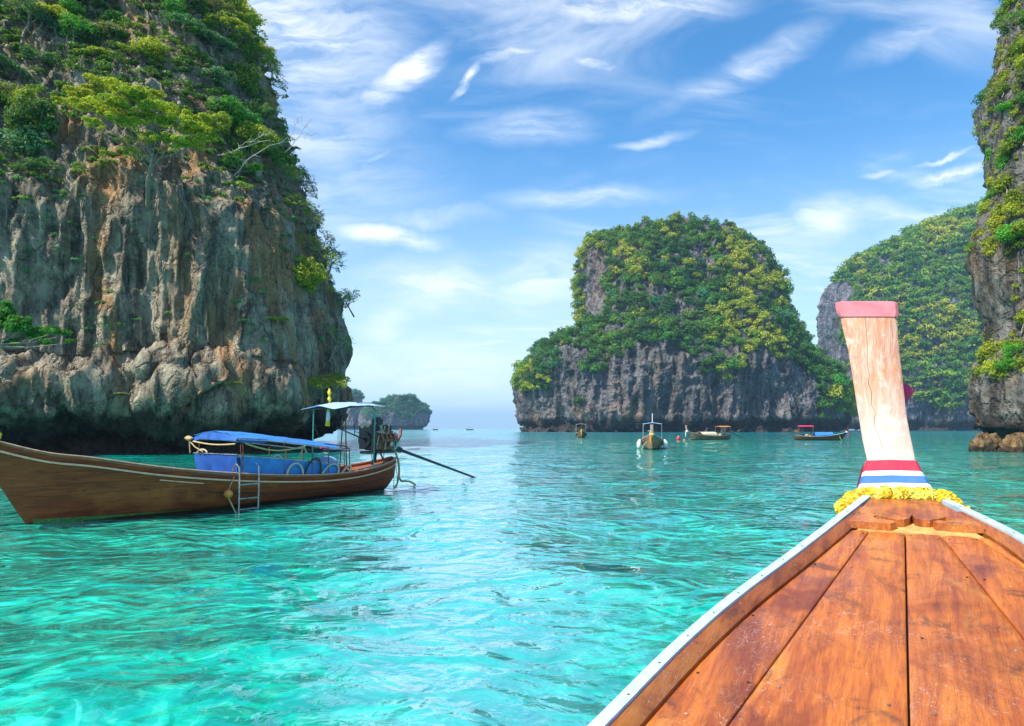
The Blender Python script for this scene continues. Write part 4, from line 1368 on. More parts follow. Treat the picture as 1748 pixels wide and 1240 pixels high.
def big_boat():
    ang = math.atan2(.851, .525)
    root = empty('longtail_boat', (-9.63, 13.6, 0), ang)
    tag(root, 'long brown wooden boat with blue tarpaulin cover moored close by on the left', 'boat')
    st = [(-1.05, .03, .01, 1.86, 1.70), (-.6, .16, .015, 1.70, 1.05), (0, .36, .03, 1.50, 0.02), (.15, .42, .06, 1.46, -.16), (.8, .52, .22, 1.36, -.2), (2.2, .72, .42, 1.10, -.2), (4.3, .92, .55, .83, -.2), (6, .97, .58, .70, -.2),
          (7, .95, .56, .66, -.2), (8.6, .80, .44, .70, -.18), (9.7, .56, .26, .80, -.10), (10.5, .28, .08, .92, .06), (10.85, .07, .02, 1.0, .4)]
    ss, hull = build_hull(root, st, M['hull_big'], M['rail_dark'], M['rail'], n=60)
    # pale edge lines along the top plank
    for sg in (-1, 1):
        for dz, w in ((.055, .012),):
            mb = MB(); mb.tube([(q[0], sg * (q[1] + .03), q[3] + dz) for q in ss[1:]], w, 6); mb.build('edge_strip', M['rail'], root)
    # inner floor and thwarts
    mb = MB(); rg = [[(q[0], -max(.02, q[1] - .14), q[3] - .42), (q[0], max(.02, q[1] - .14), q[3] - .42), (q[0], max(.02, q[1] - .14), q[3] - .45), (q[0], -max(.02, q[1] - .14), q[3] - .45)] for q in ss[8:-3]]
    mb.loft(rg); mb.build('floor', M['dark_wood'], root)
    mb = MB(); rg = [[(q[0], -max(.01, q[1] - .06), q[3] - .03), (q[0], max(.01, q[1] - .06), q[3] - .03), (q[0], max(.01, q[1] - .06), q[3] - .06), (q[0], -max(.01, q[1] - .06), q[3] - .06)] for q in ss[1:21]]
    mb.loft(rg); mb.build('foredeck', M['rail_dark'], root)
    for s in (4.6, 5.8, 7.0, 8.3, 9.3):
        g = float(np.interp(s, ss[:, 0], ss[:, 1])); zg = float(np.interp(s, ss[:, 0], ss[:, 3]))
        MB().box((s, 0, zg - .08), (.22, 2 * g - .14, .035)).build('thwart', M['rail_dark'], root)
    mb = MB(); rg = [[(q[0], -max(.01, q[1] - .05), q[3] - .03), (q[0], max(.01, q[1] - .05), q[3] - .03), (q[0], max(.01, q[1] - .05), q[3] - .06), (q[0], -max(.01, q[1] - .05), q[3] - .06)] for q in ss[-9:-1]]
    mb.loft(rg); mb.build('stern_deck', M['rail_dark'], root)
    # tall prow (rises out of frame)
    mb = MB()
    rg = []
    for (s, z, w, tt) in ((-.75, 1.45, .07, .16), (-1.0, 1.8, .09, .16), (-1.25, 2.3, .11, .13), (-1.45, 2.9, .13, .10), (-1.55, 3.4, .14, .08)):
        rg.append([(s - tt, -w * .4, z), (s + tt, -w, z), (s + tt, w, z), (s - tt, w * .4, z)])
    mb.loft(rg); mb.build('prow', M['hull_big'], root)
    mb = MB()
    for k in range(26):
        a = k / 26 * 6.283
        mb.ball((-1.12 + .34 * math.cos(a) , .26 * math.sin(a), 1.98 - .12 * math.cos(a)), .06, 8, 5, .2)
    mb.build('garland', M['yellow'], root)
    mb = MB(); mb.ball((-.66, -.25, 1.86), (.10, .08, .10), 10, 7, .15); mb.ball((-.70, -.24, 1.76), (.07, .06, .10), 10, 7, .15); mb.build('blossom', M['yellow'], root)
    mb = MB(); mb.add([(-.02, -.045, .02), (-.02, -.045, .11)], [])
    # weed strip along the foot of the bow
    mb = MB(); rg = []
    for s in np.linspace(.05, 3.2, 24):
        b = float(np.interp(s, ss[:, 0], ss[:, 2])); g = float(np.interp(s, ss[:, 0], ss[:, 1])); zg = float(np.interp(s, ss[:, 0], ss[:, 3])); zk = float(np.interp(s, ss[:, 0], ss[:, 4]))
        def yy(z):
            k = max(0, (z - zk) / (zg - zk)) ** (1 / 1.35)
            return b * math.sin(min(1, k * 1.6) * math.pi / 2) + (g - b) * k ** 1.5
        h = .11 * (1 - s / 3.4)
        rg.append([(s, -yy(.07) - .006, .07), (s, -yy(.07 + h) - .006, .07 + h), (s, -yy(.07 + h) + .01, .07 + h), (s, -yy(.07) + .01, .07)])
    mb.loft(rg); mb.build('weed_strip', M['algae'], root)
    # small pale patch plank on the side
    mb = MB(); rg = []
    for s in (2.3, 2.6, 2.95, 3.3):
        g = float(np.interp(s, ss[:, 0], ss[:, 1])); z = float(np.interp(s, ss[:, 0], ss[:, 3])) - .24
        rg.append([(s, -g * .93 - .012, z - .012), (s, -g * .93 - .012, z + .012), (s, -g * .93 + .03, z + .012), (s, -g * .93 + .03, z - .012)])
    mb.loft(rg); mb.build('patch_strip', M['rail'], root)

    # blue tarpaulin roof over a low cabin
    gw = lambda s: float(np.interp(s, ss[:, 0], ss[:, 1])); zw = lambda s: float(np.interp(s, ss[:, 0], ss[:, 3]))
    def zr(s): return float(np.interp(s, [4.15, 5.0, 7.7], [1.92, 1.88, 1.57]))
    rows = []
    for s in (4.15, 4.9, 5.6, 6.3, 7.0, 7.6):
        z = zr(s)
        rows.append([(s, -.88, z - .17), (s, -.5, z - .04), (s, 0, z + .02), (s, .5, z - .03), (s, .88, z - .09)])
    sheet(rows, 'tarpaulin_roof', M['tarp_blue'], root, .010, .015, 4)
    sheet([[(4.14, y, zr(4.15) - .17 + .17 * (1 - (y / .88) ** 2) * .9) for y in (-.88, -.4, .1, .5, .86)], [(4.10, y, zr(4.15) - .27 - .03 * math.sin(y * 9) + .08 * (1 - (y / .88) ** 2)) for y in (-.88, -.4, .1, .5, .86)]], 'tarpaulin_flap', M['tarp_deep_shade'], root, .01, 0, 4)
    sheet([[(s, -.885, zr(s) - .17) for s in (4.15, 4.5, 5.0)], [(s, -.90, zr(s) - .27 - .02 * math.sin(s * 7)) for s in (4.15, 4.5, 5.0)]], 'tarpaulin_flap', M['tarp_deep_shade'], root, .01, 0, 4)
    for sg in (-1, 1):
        mb = MB(); mb.tube([(s, sg * .89, zr(s) - .20) for s in (4.15, 5.0, 6.0, 7.0, 7.75)], .014, 6); mb.build('roof_pole', M['steel'], root)
        for s in (4.3, 5.55, 6.5, 7.1, 7.7):
            mb = MB(); mb.tube([(s, sg * min(.88, gw(s)), zw(s)), (s, sg * .88, zr(s) - .17)], .015, 6); mb.build('roof_post', M['rust'], root)
    mb = MB()
    for sg in (-1, 1):
        mb.tube([(7.0, sg * .82, 1.56), (7.85, sg * .80, 1.47), (8.0, sg * .78, 1.40), (8.03, sg * .76, .76)], .015, 6)
        mb.tube([(6.6, sg * .82, 1.44), (7.95, sg * .80, 1.33)], .012, 6)
    mb.tube([(8.0, -.79, 1.40), (8.0, .79, 1.40)], .014, 6)
    mb.build('aft_frame', M['dark_metal'], root)
    def zc(s): return float(np.interp(s, [4.1, 5.4, 7.5], [1.32, 1.20, .95]))
    for sg in (-1, 1):
        S = np.linspace(4.25, 7.5, 8)
        yy = [sg * (min(.88, gw(s) - .05)) for s in S]
        sheet([[(s, y, zc(s)) for s, y in zip(S, yy)], [(s, y, zw(s) + .02) for s, y in zip(S, yy)]], 'side_cloth', M['tarp_blue'], root, .012, 0, 5)
        mb = MB(); mb.tube([(s, sg * (min(.88, gw(s) - .05)), zc(s) + .01) for s in np.linspace(4.2, 7.6, 12)], .013, 6); mb.build('side_rail', M['steel'], root)
    sheet([[(4.16, y, 1.34) for y in (-.84, -.3, .3, .88)], [(4.22, y, .80) for y in (-.80, -.3, .3, .82)]], 'end_cloth', M['tarp_deep_shade'], root, .012, 0, 5)  # same blue cloth darkened, its shaded face put into the colour
    mb = MB(); mb.tube([(4.14, -.88, 1.35), (4.14, .9, 1.36)], .013, 6); mb.build('side_rail', M['steel'], root)
    # ropes under the roof edge
    mb = MB(); mb.tube([(4.08, .80 - .21 * k, 1.66 - .05 * math.sin(k / 8 * 3.14) - .006 * k) for k in range(9)], .020, 7); mb.build('hanging_rope', M['rope'], root)
    mb = MB(); mb.ball((4.05, .95, 1.74), (.07, .12, .06), 10, 7, .25); mb.tube([(4.05, .92, 1.72), (4.08, .93, 1.36)], .022, 6); mb.tube([(4.05, .9, 1.66), (4.06, .7, 1.52), (4.08, .4, 1.40)], .016, 6); mb.build('tied_rope', M['rope'], root)
    mb = MB(); mb.tube([(4.35 + .33 * k, -.91, 1.62 - .03 * k - .12 * math.sin(k / 5 * 3.14)) for k in range(6)] + [(6.25, -.9, 1.52)], .022, 7); mb.tube([(6.2, -.89, 1.50), (6.0, -.88, 1.14)], .018, 6); mb.tube([(6.2, -.89, 1.5), (6.32, -.88, 1.3)], .022, 6); mb.build('hanging_rope', M['rope'], root)
    # arched grab rings
    for (s, y, z, r_) in ((4.10, .45, 1.36, .20), (5.35, -.86, 1.20, .13)):
        mb = MB(); mb.tube([(s + (r_ if y < 0 else 0) * math.cos(a), y + (0 if y < 0 else r_) * math.cos(a), z + .10 * math.sin(a)) for a in np.linspace(0, math.pi, 10)], .020, 7); mb.build('grab_ring', M['rubber'], root)
    for (s, r_, sl, mt, hh) in ((5.85, .27, 0.05, 'rubber', .33), (6.45, .28, .25, 'dark_metal', .46), (7.1, .30, .3, 'rubber', .30), (7.75, .14, .3, 'rubber', .22)):
        zg = zw(s) + .03; y = -gw(s) + .02
        mb = MB(); mb.tube([(s + r_ * math.cos(a) + sl * math.sin(a) * .5, y, zg + hh * math.sin(a)) for a in np.linspace(0, math.pi, 12)], .028, 8); mb.build('grab_ring', M[mt], root)
    MB().ball((7.9, .1, .98), (.42, .35, .18), 14, 8, .06).build('blue_bundle', M['tarp_pale'], root)
    mb = MB(); mb.tube([(7.9, .3, 1.40), (8.2, .28, 1.42), (8.5, .25, 1.40), (8.65, .25, 1.30)], [.04, .05, .035, .02], 8); mb.build('red_cloth', M['magenta'], root)

    # stern canopy on green posts
    rows = []
    for s, z in ((7.5, 2.66), (8.1, 2.76), (8.8, 2.80), (9.3, 2.80), (9.75, 2.78)):
        w = .72 if s < 9 else .62
        rows.append([(s, -w, z - .10), (s, 0, z + .01), (s, w, z - .10)])
    sheet(rows, 'canopy', M['tarp_pale'], root, .010, .015, 5)
    mb = MB()
    for sg in (-1, 1):
        mb.tube([(7.5, sg * .70, 2.54), (8.6, sg * .70, 2.66), (9.1, sg * .66, 2.66), (9.22, sg * .65, 2.52)], .018, 7)
        mb.tube([(8.6, sg * .5, 2.76), (10.1, sg * .25, 2.80)], .013, 6)
    for s, z in ((7.6, 2.56), (8.6, 2.68), (9.1, 2.68)): mb.tube([(s, -.70, z), (s, .70, z)], .014, 6)
    mb.build('canopy_frame', M['dark_metal'], root)
    for (s, sg, mt) in ((7.95, -1, 'dark_metal'), (7.95, 1, 'green_paint'), (9.05, 1, 'dark_metal'), (9.1, -1, 'green_paint')):
        mb = MB(); mb.tube([(s, sg * min(.72, gw(s) - .02), zw(s)), (s + .12 * (s > 9), sg * .66, 2.58)], .020, 7); mb.build('canopy_post', M[mt], root)
    mb = MB(); mb.tube([(8.5, 0, 2.68), (8.5, 0, 2.02)], .010, 6); mb.ball((8.5, 0, 2.0), .045, 8, 6); mb.tube([(7.95, .62, 2.1), (8.1, .6, 1.7)], .014, 6); mb.build('hanging_hook', M['dark_metal'], root)
    mb = MB(); mb.tube([(8.15, .2, 3.1), (8.15, .2, 2.75)], .016, 6); mb.ball((8.15, .2, 3.08), (.07, .05, .10), 10, 7, .3); mb.ball((8.15, .2, 2.88), (.05, .05, .08), 10, 7, .3)
    mb.build('yellow_garland', M['yellow'], root)
    mb = MB(); mb.tube([(8.15, .25, 2.52), (8.15, .25, 2.34), (8.13, .25, 2.20)], [.04, .06, .05], 8); mb.build('white_ribbon', M['white'], root)
    mb = MB(); mb.tube([(8.15, .25, 2.66), (8.15, .25, 2.48)], [.02, .045], 8); mb.tube([(8.14, .25, 2.22), (8.12, .25, 2.06)], [.06, .07], 8); mb.build('yellow_ribbon', M['yellow'], root)
    # engine with its long propeller shaft and tiller
    e = engine(root, 10.1, 0, 1.60, 1.5)
    mb = MB(); mb.tube([(9.9, 0, .9), (9.95, 0, 1.25)], [.05, .045], 8); mb.tube([(9.6, -.15, .85), (9.95, -.05, 1.2)], .03, 7); mb.tube([(10.45, .12, .92), (10.2, .05, 1.22)], .03, 7); mb.build('engine_stand', M['dark_metal'], root)
    A = Vector((10.55, 0, 1.42)); B = Vector((16.9, .25, -.25))
    mb = MB(); mb.tube([A, A.lerp(B, .1), B], [.13, .055, .035], 10); mb.tube([A.lerp(B, .02), A.lerp(B, .10)], [.12, .10], 10); mb.build('propeller_shaft', M['dark_metal'], root)
    mb = MB(); mb.tube([(9.75, -.05, 1.52), (8.1, -.15, 2.02)], [.028, .02], 8); mb.tube([(8.9, -.1, 1.78), (8.9, -.1, 2.12)], .012, 6); mb.tube([(8.9, -.1, 1.9), (9.5, -.1, 1.75)], .01, 6); mb.build('tiller', M['dark_metal'], root)
    mb = MB(); mb.tube([(9.35, -.4, .84), (9.35, -.4, 1.75)], .014, 6); mb.tube([(10.0, -.3, .84), (10.0, -.3, 1.6)], .012, 6); mb.build('stake', M['rust'], root)
    mb = MB(); mb.tube([(10.55, -.1, 1.5), (10.75, -.1, 1.25), (10.9, -.12, .95), (10.95, -.12, .6), (10.9, -.15, .35), (11.05, -.12, .22), (11.5, -.1, .18), (11.8, -.1, .05)], .035, 8)
    mb.tube([(10.9, -.15, .4), (10.7, -.25, .15), (10.6, -.2, .0)], .03, 8)
    mb.build('water_hose', M['rope'], root)
    for k, (s, z) in enumerate([(10.5, .55), (10.65, .45)]):
        mb = MB(); mb.tube([(s, -.2, .9), (s + .02, -.28, z), (s - .03, -.3, .0)], .012, 6); mb.build('mooring_rope', M['rope'], root)
    # boarding ladder
    y0 = -.97
    mb = MB()
    for s in (4.07, 4.63):
        zg = .87
        mb.tube([(s, y0 + .18, zg + .02), (s, y0 + .12, zg + .20), (s, y0 + .02, zg + .26), (s, y0 - .08, zg + .18), (s, y0 - .09, zg - .1), (s, y0 - .05, -.25)], .019, 8)
    for z in (.62, .28, .02): mb.tube([(4.07, y0 - .08, z), (4.63, y0 - .08, z)], .017, 8)
    mb.build('boarding_ladder', M['steel'], root)
    # fender float by the ladder
    f = empty('float', root.matrix_basis @ Vector((3.85, -.94, .42)))
    tag(f, 'small orange float hanging against the brown hull beside the ladder', 'float')
    MB().ball((0, 0, 0), (.11, .09, .10), 14, 10).build('float_body', M['buoy_orange'], f)
    mb = MB(); mb.tube([(0, 0, .08), (.1, .1, .4)], .01, 6); mb.tube([(0, 0, -.08), (.12, -.02, -.32), (.2, 0, -.5)], .018, 6); mb.build('rope', M['rope'], f)
    return root


big_boat()


def small_boat(loc, heading, length, label, hull, rail, roof, roof_h, tarp=None, prow_col='post', ribbons=('red', 'white', 'blue'), fenders=False, roof_s=(.62, .92), mast=False, prow_h=1.0, beam=1.0, pcol='steel'):
    """local +x runs from bow to stern; heading = direction in which the stern lies"""
    root = empty('longtail_boat', loc, heading)
    tag(root, label, 'boat', 'wooden boats moored off the middle island')
    L = length; k = L / 10
    st = [(-.11 * L, .03, .01, 1.65 * k ** .5, 1.5 * k ** .5), (-.04 * L, .25 * beam, .02, 1.4 * k ** .5, .5), (0, .4 * beam, .05, 1.3 * k ** .5, -.1), (.2 * L, .85 * beam, .45, .95 * k ** .5, -.25), (.5 * L, 1.02 * beam, .6, .72 * k ** .5, -.25), (.8 * L, .85 * beam, .45, .78 * k ** .5, -.2), (L, .25 * beam, .1, 1.0 * k ** .5, .1)]
    ss, h = build_hull(root, st, hull, rail, None, n=26)
    mb = MB(); rg = [[(q[0], -max(.02, q[1] - .08), q[3] - .25), (q[0], max(.02, q[1] - .08), q[3] - .25), (q[0], max(.02, q[1] - .08), q[3] - .28), (q[0], -max(.02, q[1] - .08), q[3] - .28)] for q in ss[2:-1]]
    mb.loft(rg); mb.build('floor', M['dark_wood'], root)
    z0 = 1.65 * k ** .5
    x0 = -.11 * L
    mb = MB(); rg = []
    for (s, z, w) in ((x0 + .35, z0 - .45, .09), (x0 + .05, z0 - .02, .12), (x0 - .12, z0 + .45 * prow_h, .13), (x0 - .18, z0 + 1.1 * prow_h, .15)):
        rg.append([(s - .10, -w * .6, z), (s + .09, -w, z), (s + .09, w, z), (s - .10, w * .6, z)])
    mb.loft(rg); mb.build('prow', M[prow_col], root)
    for j, c in enumerate(ribbons):
        zz = z0 + .12 - j * .10
        mb = MB(); mb.tube([(x0 + .02 + .02 * j, 0, zz), (x0 + .04 + .02 * j, 0, zz - .11)], [.21 + .01 * j, .22 + .01 * j], 10); mb.build('ribbon', M[c], root)
    if ribbons:
        mb = MB(); mb.tube([(x0 - .1, .1, z0), (x0 - .16, .12, z0 - .5), (x0 - .14, .12, z0 - 1.0)], [.06, .09, .04], 6); mb.build('ribbon_tail', M[ribbons[0]], root)
    a, b_ = roof_s[0] * L, roof_s[1] * L
    sheet([[(s, -.8 * beam, roof_h - .12), (s, 0, roof_h + .02), (s, .8 * beam, roof_h - .12)] for s in (a, (a + b_) / 2, b_)], 'canopy', roof, root, .05, 0, 3)
    for s in (a + .1, b_ - .1):
        for sg in (-1, 1):
            zg = float(np.interp(s, ss[:, 0], ss[:, 3])); g = float(np.interp(s, ss[:, 0], ss[:, 1]))
            mb = MB(); mb.tube([(s, sg * min(g, .8 * beam), zg), (s, sg * .78 * beam, roof_h - .08)], .03, 6); mb.build('canopy_post', M[pcol], root)
    if tarp:
        zt = 1.35
        a2, b2 = .2 * L, .58 * L
        sheet([[(s, -.85 * beam, zt - .3), (s, -.3, zt), (s, .3, zt), (s, .85 * beam, zt - .3)] for s in (a2, (a2 + b2) / 2, b2)], 'tarpaulin_roof', tarp, root, .03, .02, 3)
        sheet([[(a2, -.86 * beam, zt - .3), (b2, -.86 * beam, zt - .3)], [(a2, -.9 * beam, .85), (b2, -.95 * beam, .72)]], 'side_cloth', tarp, root, .02, 0, 3)
        sheet([[(a2, .86 * beam, zt - .3), (b2, .86 * beam, zt - .3)], [(a2, .9 * beam, .85), (b2, .95 * beam, .72)]], 'side_cloth', tarp, root, .02, 0, 3)
    for j, (q, c) in enumerate(((.66, 'orange'), (.74, 'rope'), (.82, 'dark_wood'), (.34, 'red'))):
        zg = float(np.interp(q * L, ss[:, 0], ss[:, 3]))
        MB().ball((q * L, random.uniform(-.4, .4), zg + .12), (.32, .34, .22), 10, 7, .18).build('cloth_bundle', M[c], root)
    for q in (.14, .3, .45, .62, .9):
        g = float(np.interp(q * L, ss[:, 0], ss[:, 1])); zg = float(np.interp(q * L, ss[:, 0], ss[:, 3]))
        MB().box((q * L, 0, zg - .03), (.16, 2 * g - .1, .05)).build('thwart', M['rail_dark'], root)
    mb = MB(); mb.tube([(.04 * L, .1, 1.3 * k ** .5), (.06 * L, .7, .5), (.02 * L, 1.0, -.1)], .03, 6); mb.build('mooring_rope', M['rope'], root)
    engine(root, .95 * L, 0, 1.45, 1.0, False)
    mb = MB(); mb.tube([(.97 * L, 0, 1.4), (L + 4.2, .2, -.2)], [.07, .04], 8); mb.build('propeller_shaft', M['dark_metal'], root)
    if mast:
        mb = MB(); mb.tube([(.5 * L, 0, roof_h - .1), (.5 * L, 0, roof_h + .9)], .04, 6); mb.build('mast', M['white'], root)
    if fenders:
        for sg in (-1, 1):
            for s in (.22 * L, .42 * L):
                g = float(np.interp(s, ss[:, 0], ss[:, 1])); zg = float(np.interp(s, ss[:, 0], ss[:, 3]))
                mb = MB(); mb.ball((s, sg * (g + .16), zg - .35), (.2, .17, .42), 12, 8); mb.build('fender', M['white'], root)
    return root


def wl(px, py):
    """point on the water seen at px, py"""
    y = CH * F / (py - HY)
    return ((px - HX) / F * y, y, 0)


p1 = wl(993, 748); p2 = wl(1113, 768); p3 = wl(1180, 751); p4 = wl(1437, 752)
small_boat(p1, R(86), 9, 'farthest small boat seen bow on with cream canopy off the middle island', M['hull_small'], M['rail'], M['cream'], 2.9, None, 'dark_wood', ('yellow', 'orange'), False, (.35, .8), beam=1.25)
small_boat(p2, R(78), 9, 'wooden boat seen bow on with white fenders and a mast', M['hull_pale'], M['rail'], M['tarp_pale'], 2.55, M['tarp_blue'], 'post', ('orange', 'white', 'yellow'), True, (.45, .8), True, beam=1.15, prow_h=.7)
small_boat(p3, R(22), 8.2, 'low cream boat with a pale prow on the left and an orange canopy', M['hull_pale'], M['cream'], M['orange'], 2.35, M['cream'], 'post', ('white', 'white'), False, (.68, .95), prow_h=.9)
small_boat(p4, R(165), 7.2, 'dark wooden boat with a red canopy and red ribbon on its right prow', M['hull_small'], M['tarp_pale'], M['magenta'], 2.4, M['tarp_blue'], 'dark_wood', ('red', 'white', 'blue'), False, (.6, .92), prow_h=.9, pcol='rust')


def tiny_boat(px, w, y, label):
    root = empty('motor_boat', ((px - HX) / F * y, y, 0))
    tag(root, label, 'boat')
    mb = MB(); rg = []
    for (x, b_, z, zk) in ((-.5, .02, 1.5, .9), (-.35, .7, 1.2, -.3), (0, 1.1, 1.0, -.4), (.5, 1.0, 1.0, -.4)):
        rg.append([(x * w, -b_, z), (x * w, -b_ * .5, zk), (x * w, b_ * .5, zk), (x * w, b_, z)])
    mb.loft(rg); mb.build('hull', M['dark_metal'], root)
    MB().box((.05 * w, 0, 1.9), (.45 * w, 1.5, .9)).build('cabin', M['white'], root)
    MB().box((.05 * w, 0, 2.5), (.6 * w, 1.8, .12)).build('roof', M['dark_metal'], root)


tiny_boat(743, 5.0, 640, 'tiny boat on the horizon just right of the low island')
tiny_boat(802, 7.0, 640, 'larger tiny boat on the open horizon, right of the other speck')


def buoy(px, py, r_, mat, label):
    p = wl(px, py)
    o = empty('buoy', (p[0], p[1], r_ * .55)); tag(o, label, 'buoy')
    mb = MB(); mb.ball((0, 0, 0), r_, 16, 10); mb.build('float_body', mat, o)
    mb = MB(); mb.tube([(0, 0, r_ * .9), (0, 0, r_ * 1.35)], r_ * .22, 8); mb.build('cap', M['white'], o)


buoy(1158, 751, .36, M['buoy_red'], 'round red buoy floating left of the cream boat')
buoy(1168, 753, .16, M['buoy_orange'], 'tiny orange float right of the red buoy')


# ------------------------------------------------------------------ the bow we stand on
BA = (.497, .868)                      # axis of the boat on the water
A0, B0 = .582, .158                    # deck height = A0 + B0 * s


def dk(px, py, lift=0.0):
    """(s, w) on the deck plane seen at px, py"""
    dx, dz = (px - HX) / F, (HY - py) / F
    al = dx * BA[0] + BA[1]; w = dx * BA[1] - BA[0]
    t = (CH - A0 - lift) / (-dz + B0 * al)
    return al * t, w * t


def bow_boat():
    root = empty('longtail_boat', (0, 0, 0), math.atan2(BA[1], BA[0]))
    tag(root, 'varnished orange wooden bow in the foreground with a tall pale prow', 'boat')
    Lp = [dk(*q) for q in ((1031, 1235), (1137, 1127), (1217, 1055), (1352, 952), (1479, 853))]
    Ls = [.3, 1.4] + [q[0] for q in Lp]; Lw = [-1.06, -1.04] + [q[1] for q in Lp]
    Rs = [.3, 1.4, 2.3, 3.2, 4.0, 4.84, 5.08, 5.71]; Rw = [1.10, 1.09, 1.03, .91, .77, .585, .49, .208]
    sA = np.linspace(.3, 5.68, 60)

    def sm(xs, ys):
        q_ = smooth_st(list(zip(xs, ys)), 200)
        return lambda s: float(np.interp(s, q_[:, 0], q_[:, 1]))
    wl_, wr_ = sm(Ls, Lw), sm(Rs, Rw)
    zd = lambda s: A0 + B0 * s
    P = lambda s, w, z: (s, -w, zd(s) + z)
    # cap strips, rim boards
    for sg, f in ((-1, wl_), (1, wr_)):
        i = -sg
        mb = MB(); mb.loft([[P(s, f(s), .012), P(s, f(s), .050), P(s, f(s) + i * .052, .050), P(s, f(s) + i * .052, .012)] for s in sA])
        mb.build('cap_strip', M['cap_paint'], root)
        mb = MB(); mb.loft([[P(s, f(s) - i * .012, -.06), P(s, f(s) - i * .012, .010), P(s, f(s) + i * .060, .010), P(s, f(s) + i * .060, -.06)] for s in sA])
        mb.build('top_strake', M['maroon'], root)
        mb = MB(); mb.loft([[P(s, f(s) + i * .054, -.05), P(s, f(s) + i * .054, .036), P(s, f(s) + i * .095, .030), P(s, f(s) + i * .125, .010), P(s, f(s) + i * .125, -.05)] for s in sA[:-4]])
        mb.build('rim_board', M['rim_wood'], root)
        for s in np.arange(1.6, 5.6, .27):
            mb = MB(); mb.ball(P(s, f(s) + i * .031, .050), (.006, .006, .003), 8, 5); mb.build('nail', M['dark_metal'], root)
    # deck planks
    seams = [(dk(1482, 909), dk(1240, 1240)), (dk(1545, 909), dk(1552, 1240)), (dk(1602, 909), dk(1748, 1090)), (dk(1658, 912), dk(1748, 969))]

    def seam(k, s):
        (s1, w1), (s2, w2) = seams[k]
        w = w1 + (w2 - w1) * (s - s1) / (s2 - s1)
        return w
    s_end = dk(1545, 911)[0]
    sD = np.linspace(.3, s_end, 46)
    bounds = [lambda s: wl_(s) + .128] + [lambda s, k=k: seam(k, s) for k in range(4)] + [lambda s: wr_(s) - .128]
    for k in range(5):
        mb = MB(); rings = []
        for s in sD:
            a, b_ = bounds[k](s), bounds[k + 1](s)
            a = max(a, wl_(s) + .128); b_ = min(b_, wr_(s) - .128)
            a += .004; b_ -= .004
            if b_ - a < .012: b_ = a + .012
            if b_ > wr_(s) - .12: a -= b_ - (wr_(s) - .12); b_ = wr_(s) - .12
            r_ = [P(s, a, -.03), P(s, a, -.004)]
            wob = .0025 * math.sin(s * 3 + k * 2)
            for q in (.004, .02): r_.append(P(s, a + min(q, (b_ - a) * .2), -.001 + (.001 if q > .01 else 0)))
            for q in (.3, .5, .7): r_.append(P(s, a + (b_ - a) * q, .003 + wob))
            for q in (.02, .004): r_.append(P(s, b_ - min(q, (b_ - a) * .2), -.001 + (.001 if q > .01 else 0)))
            r_ += [P(s, b_, -.004), P(s, b_, -.03)]
            rings.append(r_)
        mb.loft(rings); mb.build('plank', M['deck'], root, angle=60)
    # nail heads over the hidden beams
    for s in (s_end - .05, 4.15, 3.35, 2.75):
        for k in range(5):
            a, b_ = bounds[k](s), min(bounds[k + 1](s), wr_(s) - .14)
            if b_ - a < .08: continue
            for q in (.14, .86):
                jx, jw = random.uniform(-.015, .015), random.uniform(-.01, .01)
                mb = MB(); mb.ball(P(s + jx, a + (b_ - a) * q + jw, .003), (.007, .007, .003), 8, 5); mb.build('nail', M['steel' if random.random() < .5 else 'dark_metal'], root)
    # dark beam sheet under the seams
    mb = MB(); mb.loft([[P(s, wl_(s) + .07, -.034), P(s, wr_(s) - .07, -.034), P(s, wr_(s) - .07, -.05), P(s, wl_(s) + .07, -.05)] for s in sA]); mb.build('deck_beam', M['dark_wood'], root)
    # pale cross board and the carved fore plate
    a = s_end + .004
    b_ = a + .30
    mb = MB(); mb.loft([[P(s, wl_(s) + .16, -.03), P(s, wl_(s) + .16, .004), P(s, wr_(s) - .16, .004), P(s, wr_(s) - .16, -.03)] for s in (a, b_)]); mb.build('cross_board', M['pale_wood'], root)
    H = .052
    ol = [(1487, 851), (1594, 853), (1680, 898), (1598, 893), (1593, 890), (1602, 888.3), (1616, 890), (1625, 888), (1622.5, 884.6), (1614, 883), (1601, 886), (1587, 888), (1572, 887.3), (1562, 885), (1556.8, 879), (1552, 884.6),
          (1543, 887.4), (1532, 887.6), (1520, 885.4), (1505, 880.6), (1494, 879.4), (1490.5, 882), (1496, 885), (1510.7, 886.6), (1525, 889), (1529, 891.5), (1520, 894), (1449, 889)]
    top = []
    for (px, py) in ol:
        s, w = dk(px, py, H)
        lo, hi = wl_(s) + .068, wr_(s) - .068
        top.append((s, min(max(w, lo), hi)))
    import bmesh
    bm = bmesh.new()
    vt = [bm.verts.new(P(s, w, H)) for s, w in top]
    vb = [bm.verts.new(P(s, w, .006)) for s, w in top]
    bm.faces.new(vt); bm.faces.new(vb[::-1])
    n = len(vt)
    for i in range(n): bm.faces.new((vt[i], vb[i], vb[(i + 1) % n], vt[(i + 1) % n]))
    bmesh.ops.recalc_face_normals(bm, faces=bm.faces)
    me = bpy.data.meshes.new('fore_plate'); bm.to_mesh(me); bm.free(); me.materials.append(M['deck'])
    link(bpy.data.objects.new('fore_plate', me), root)
    # hull below
    mb = MB(); rings = []
    for s in np.linspace(.3, 5.68, 40):
        l, r_ = wl_(s), wr_(s)
        c = (l + r_) / 2; h = (r_ - l) / 2
        zt = zd(s) - .02
        zb = -.25 + 1.15 * max(0, (s - 4.2) / 2.2) ** 2.2
        ring = []
        for k in np.linspace(-1, 1, 13):
            f = abs(k)
            ring.append((s, -(c + h * math.copysign(min(1, f ** .8 * .86 + .14 * f ** 4), k)), zb + (zt - zb) * f ** 2.2))
        rings.append(ring)
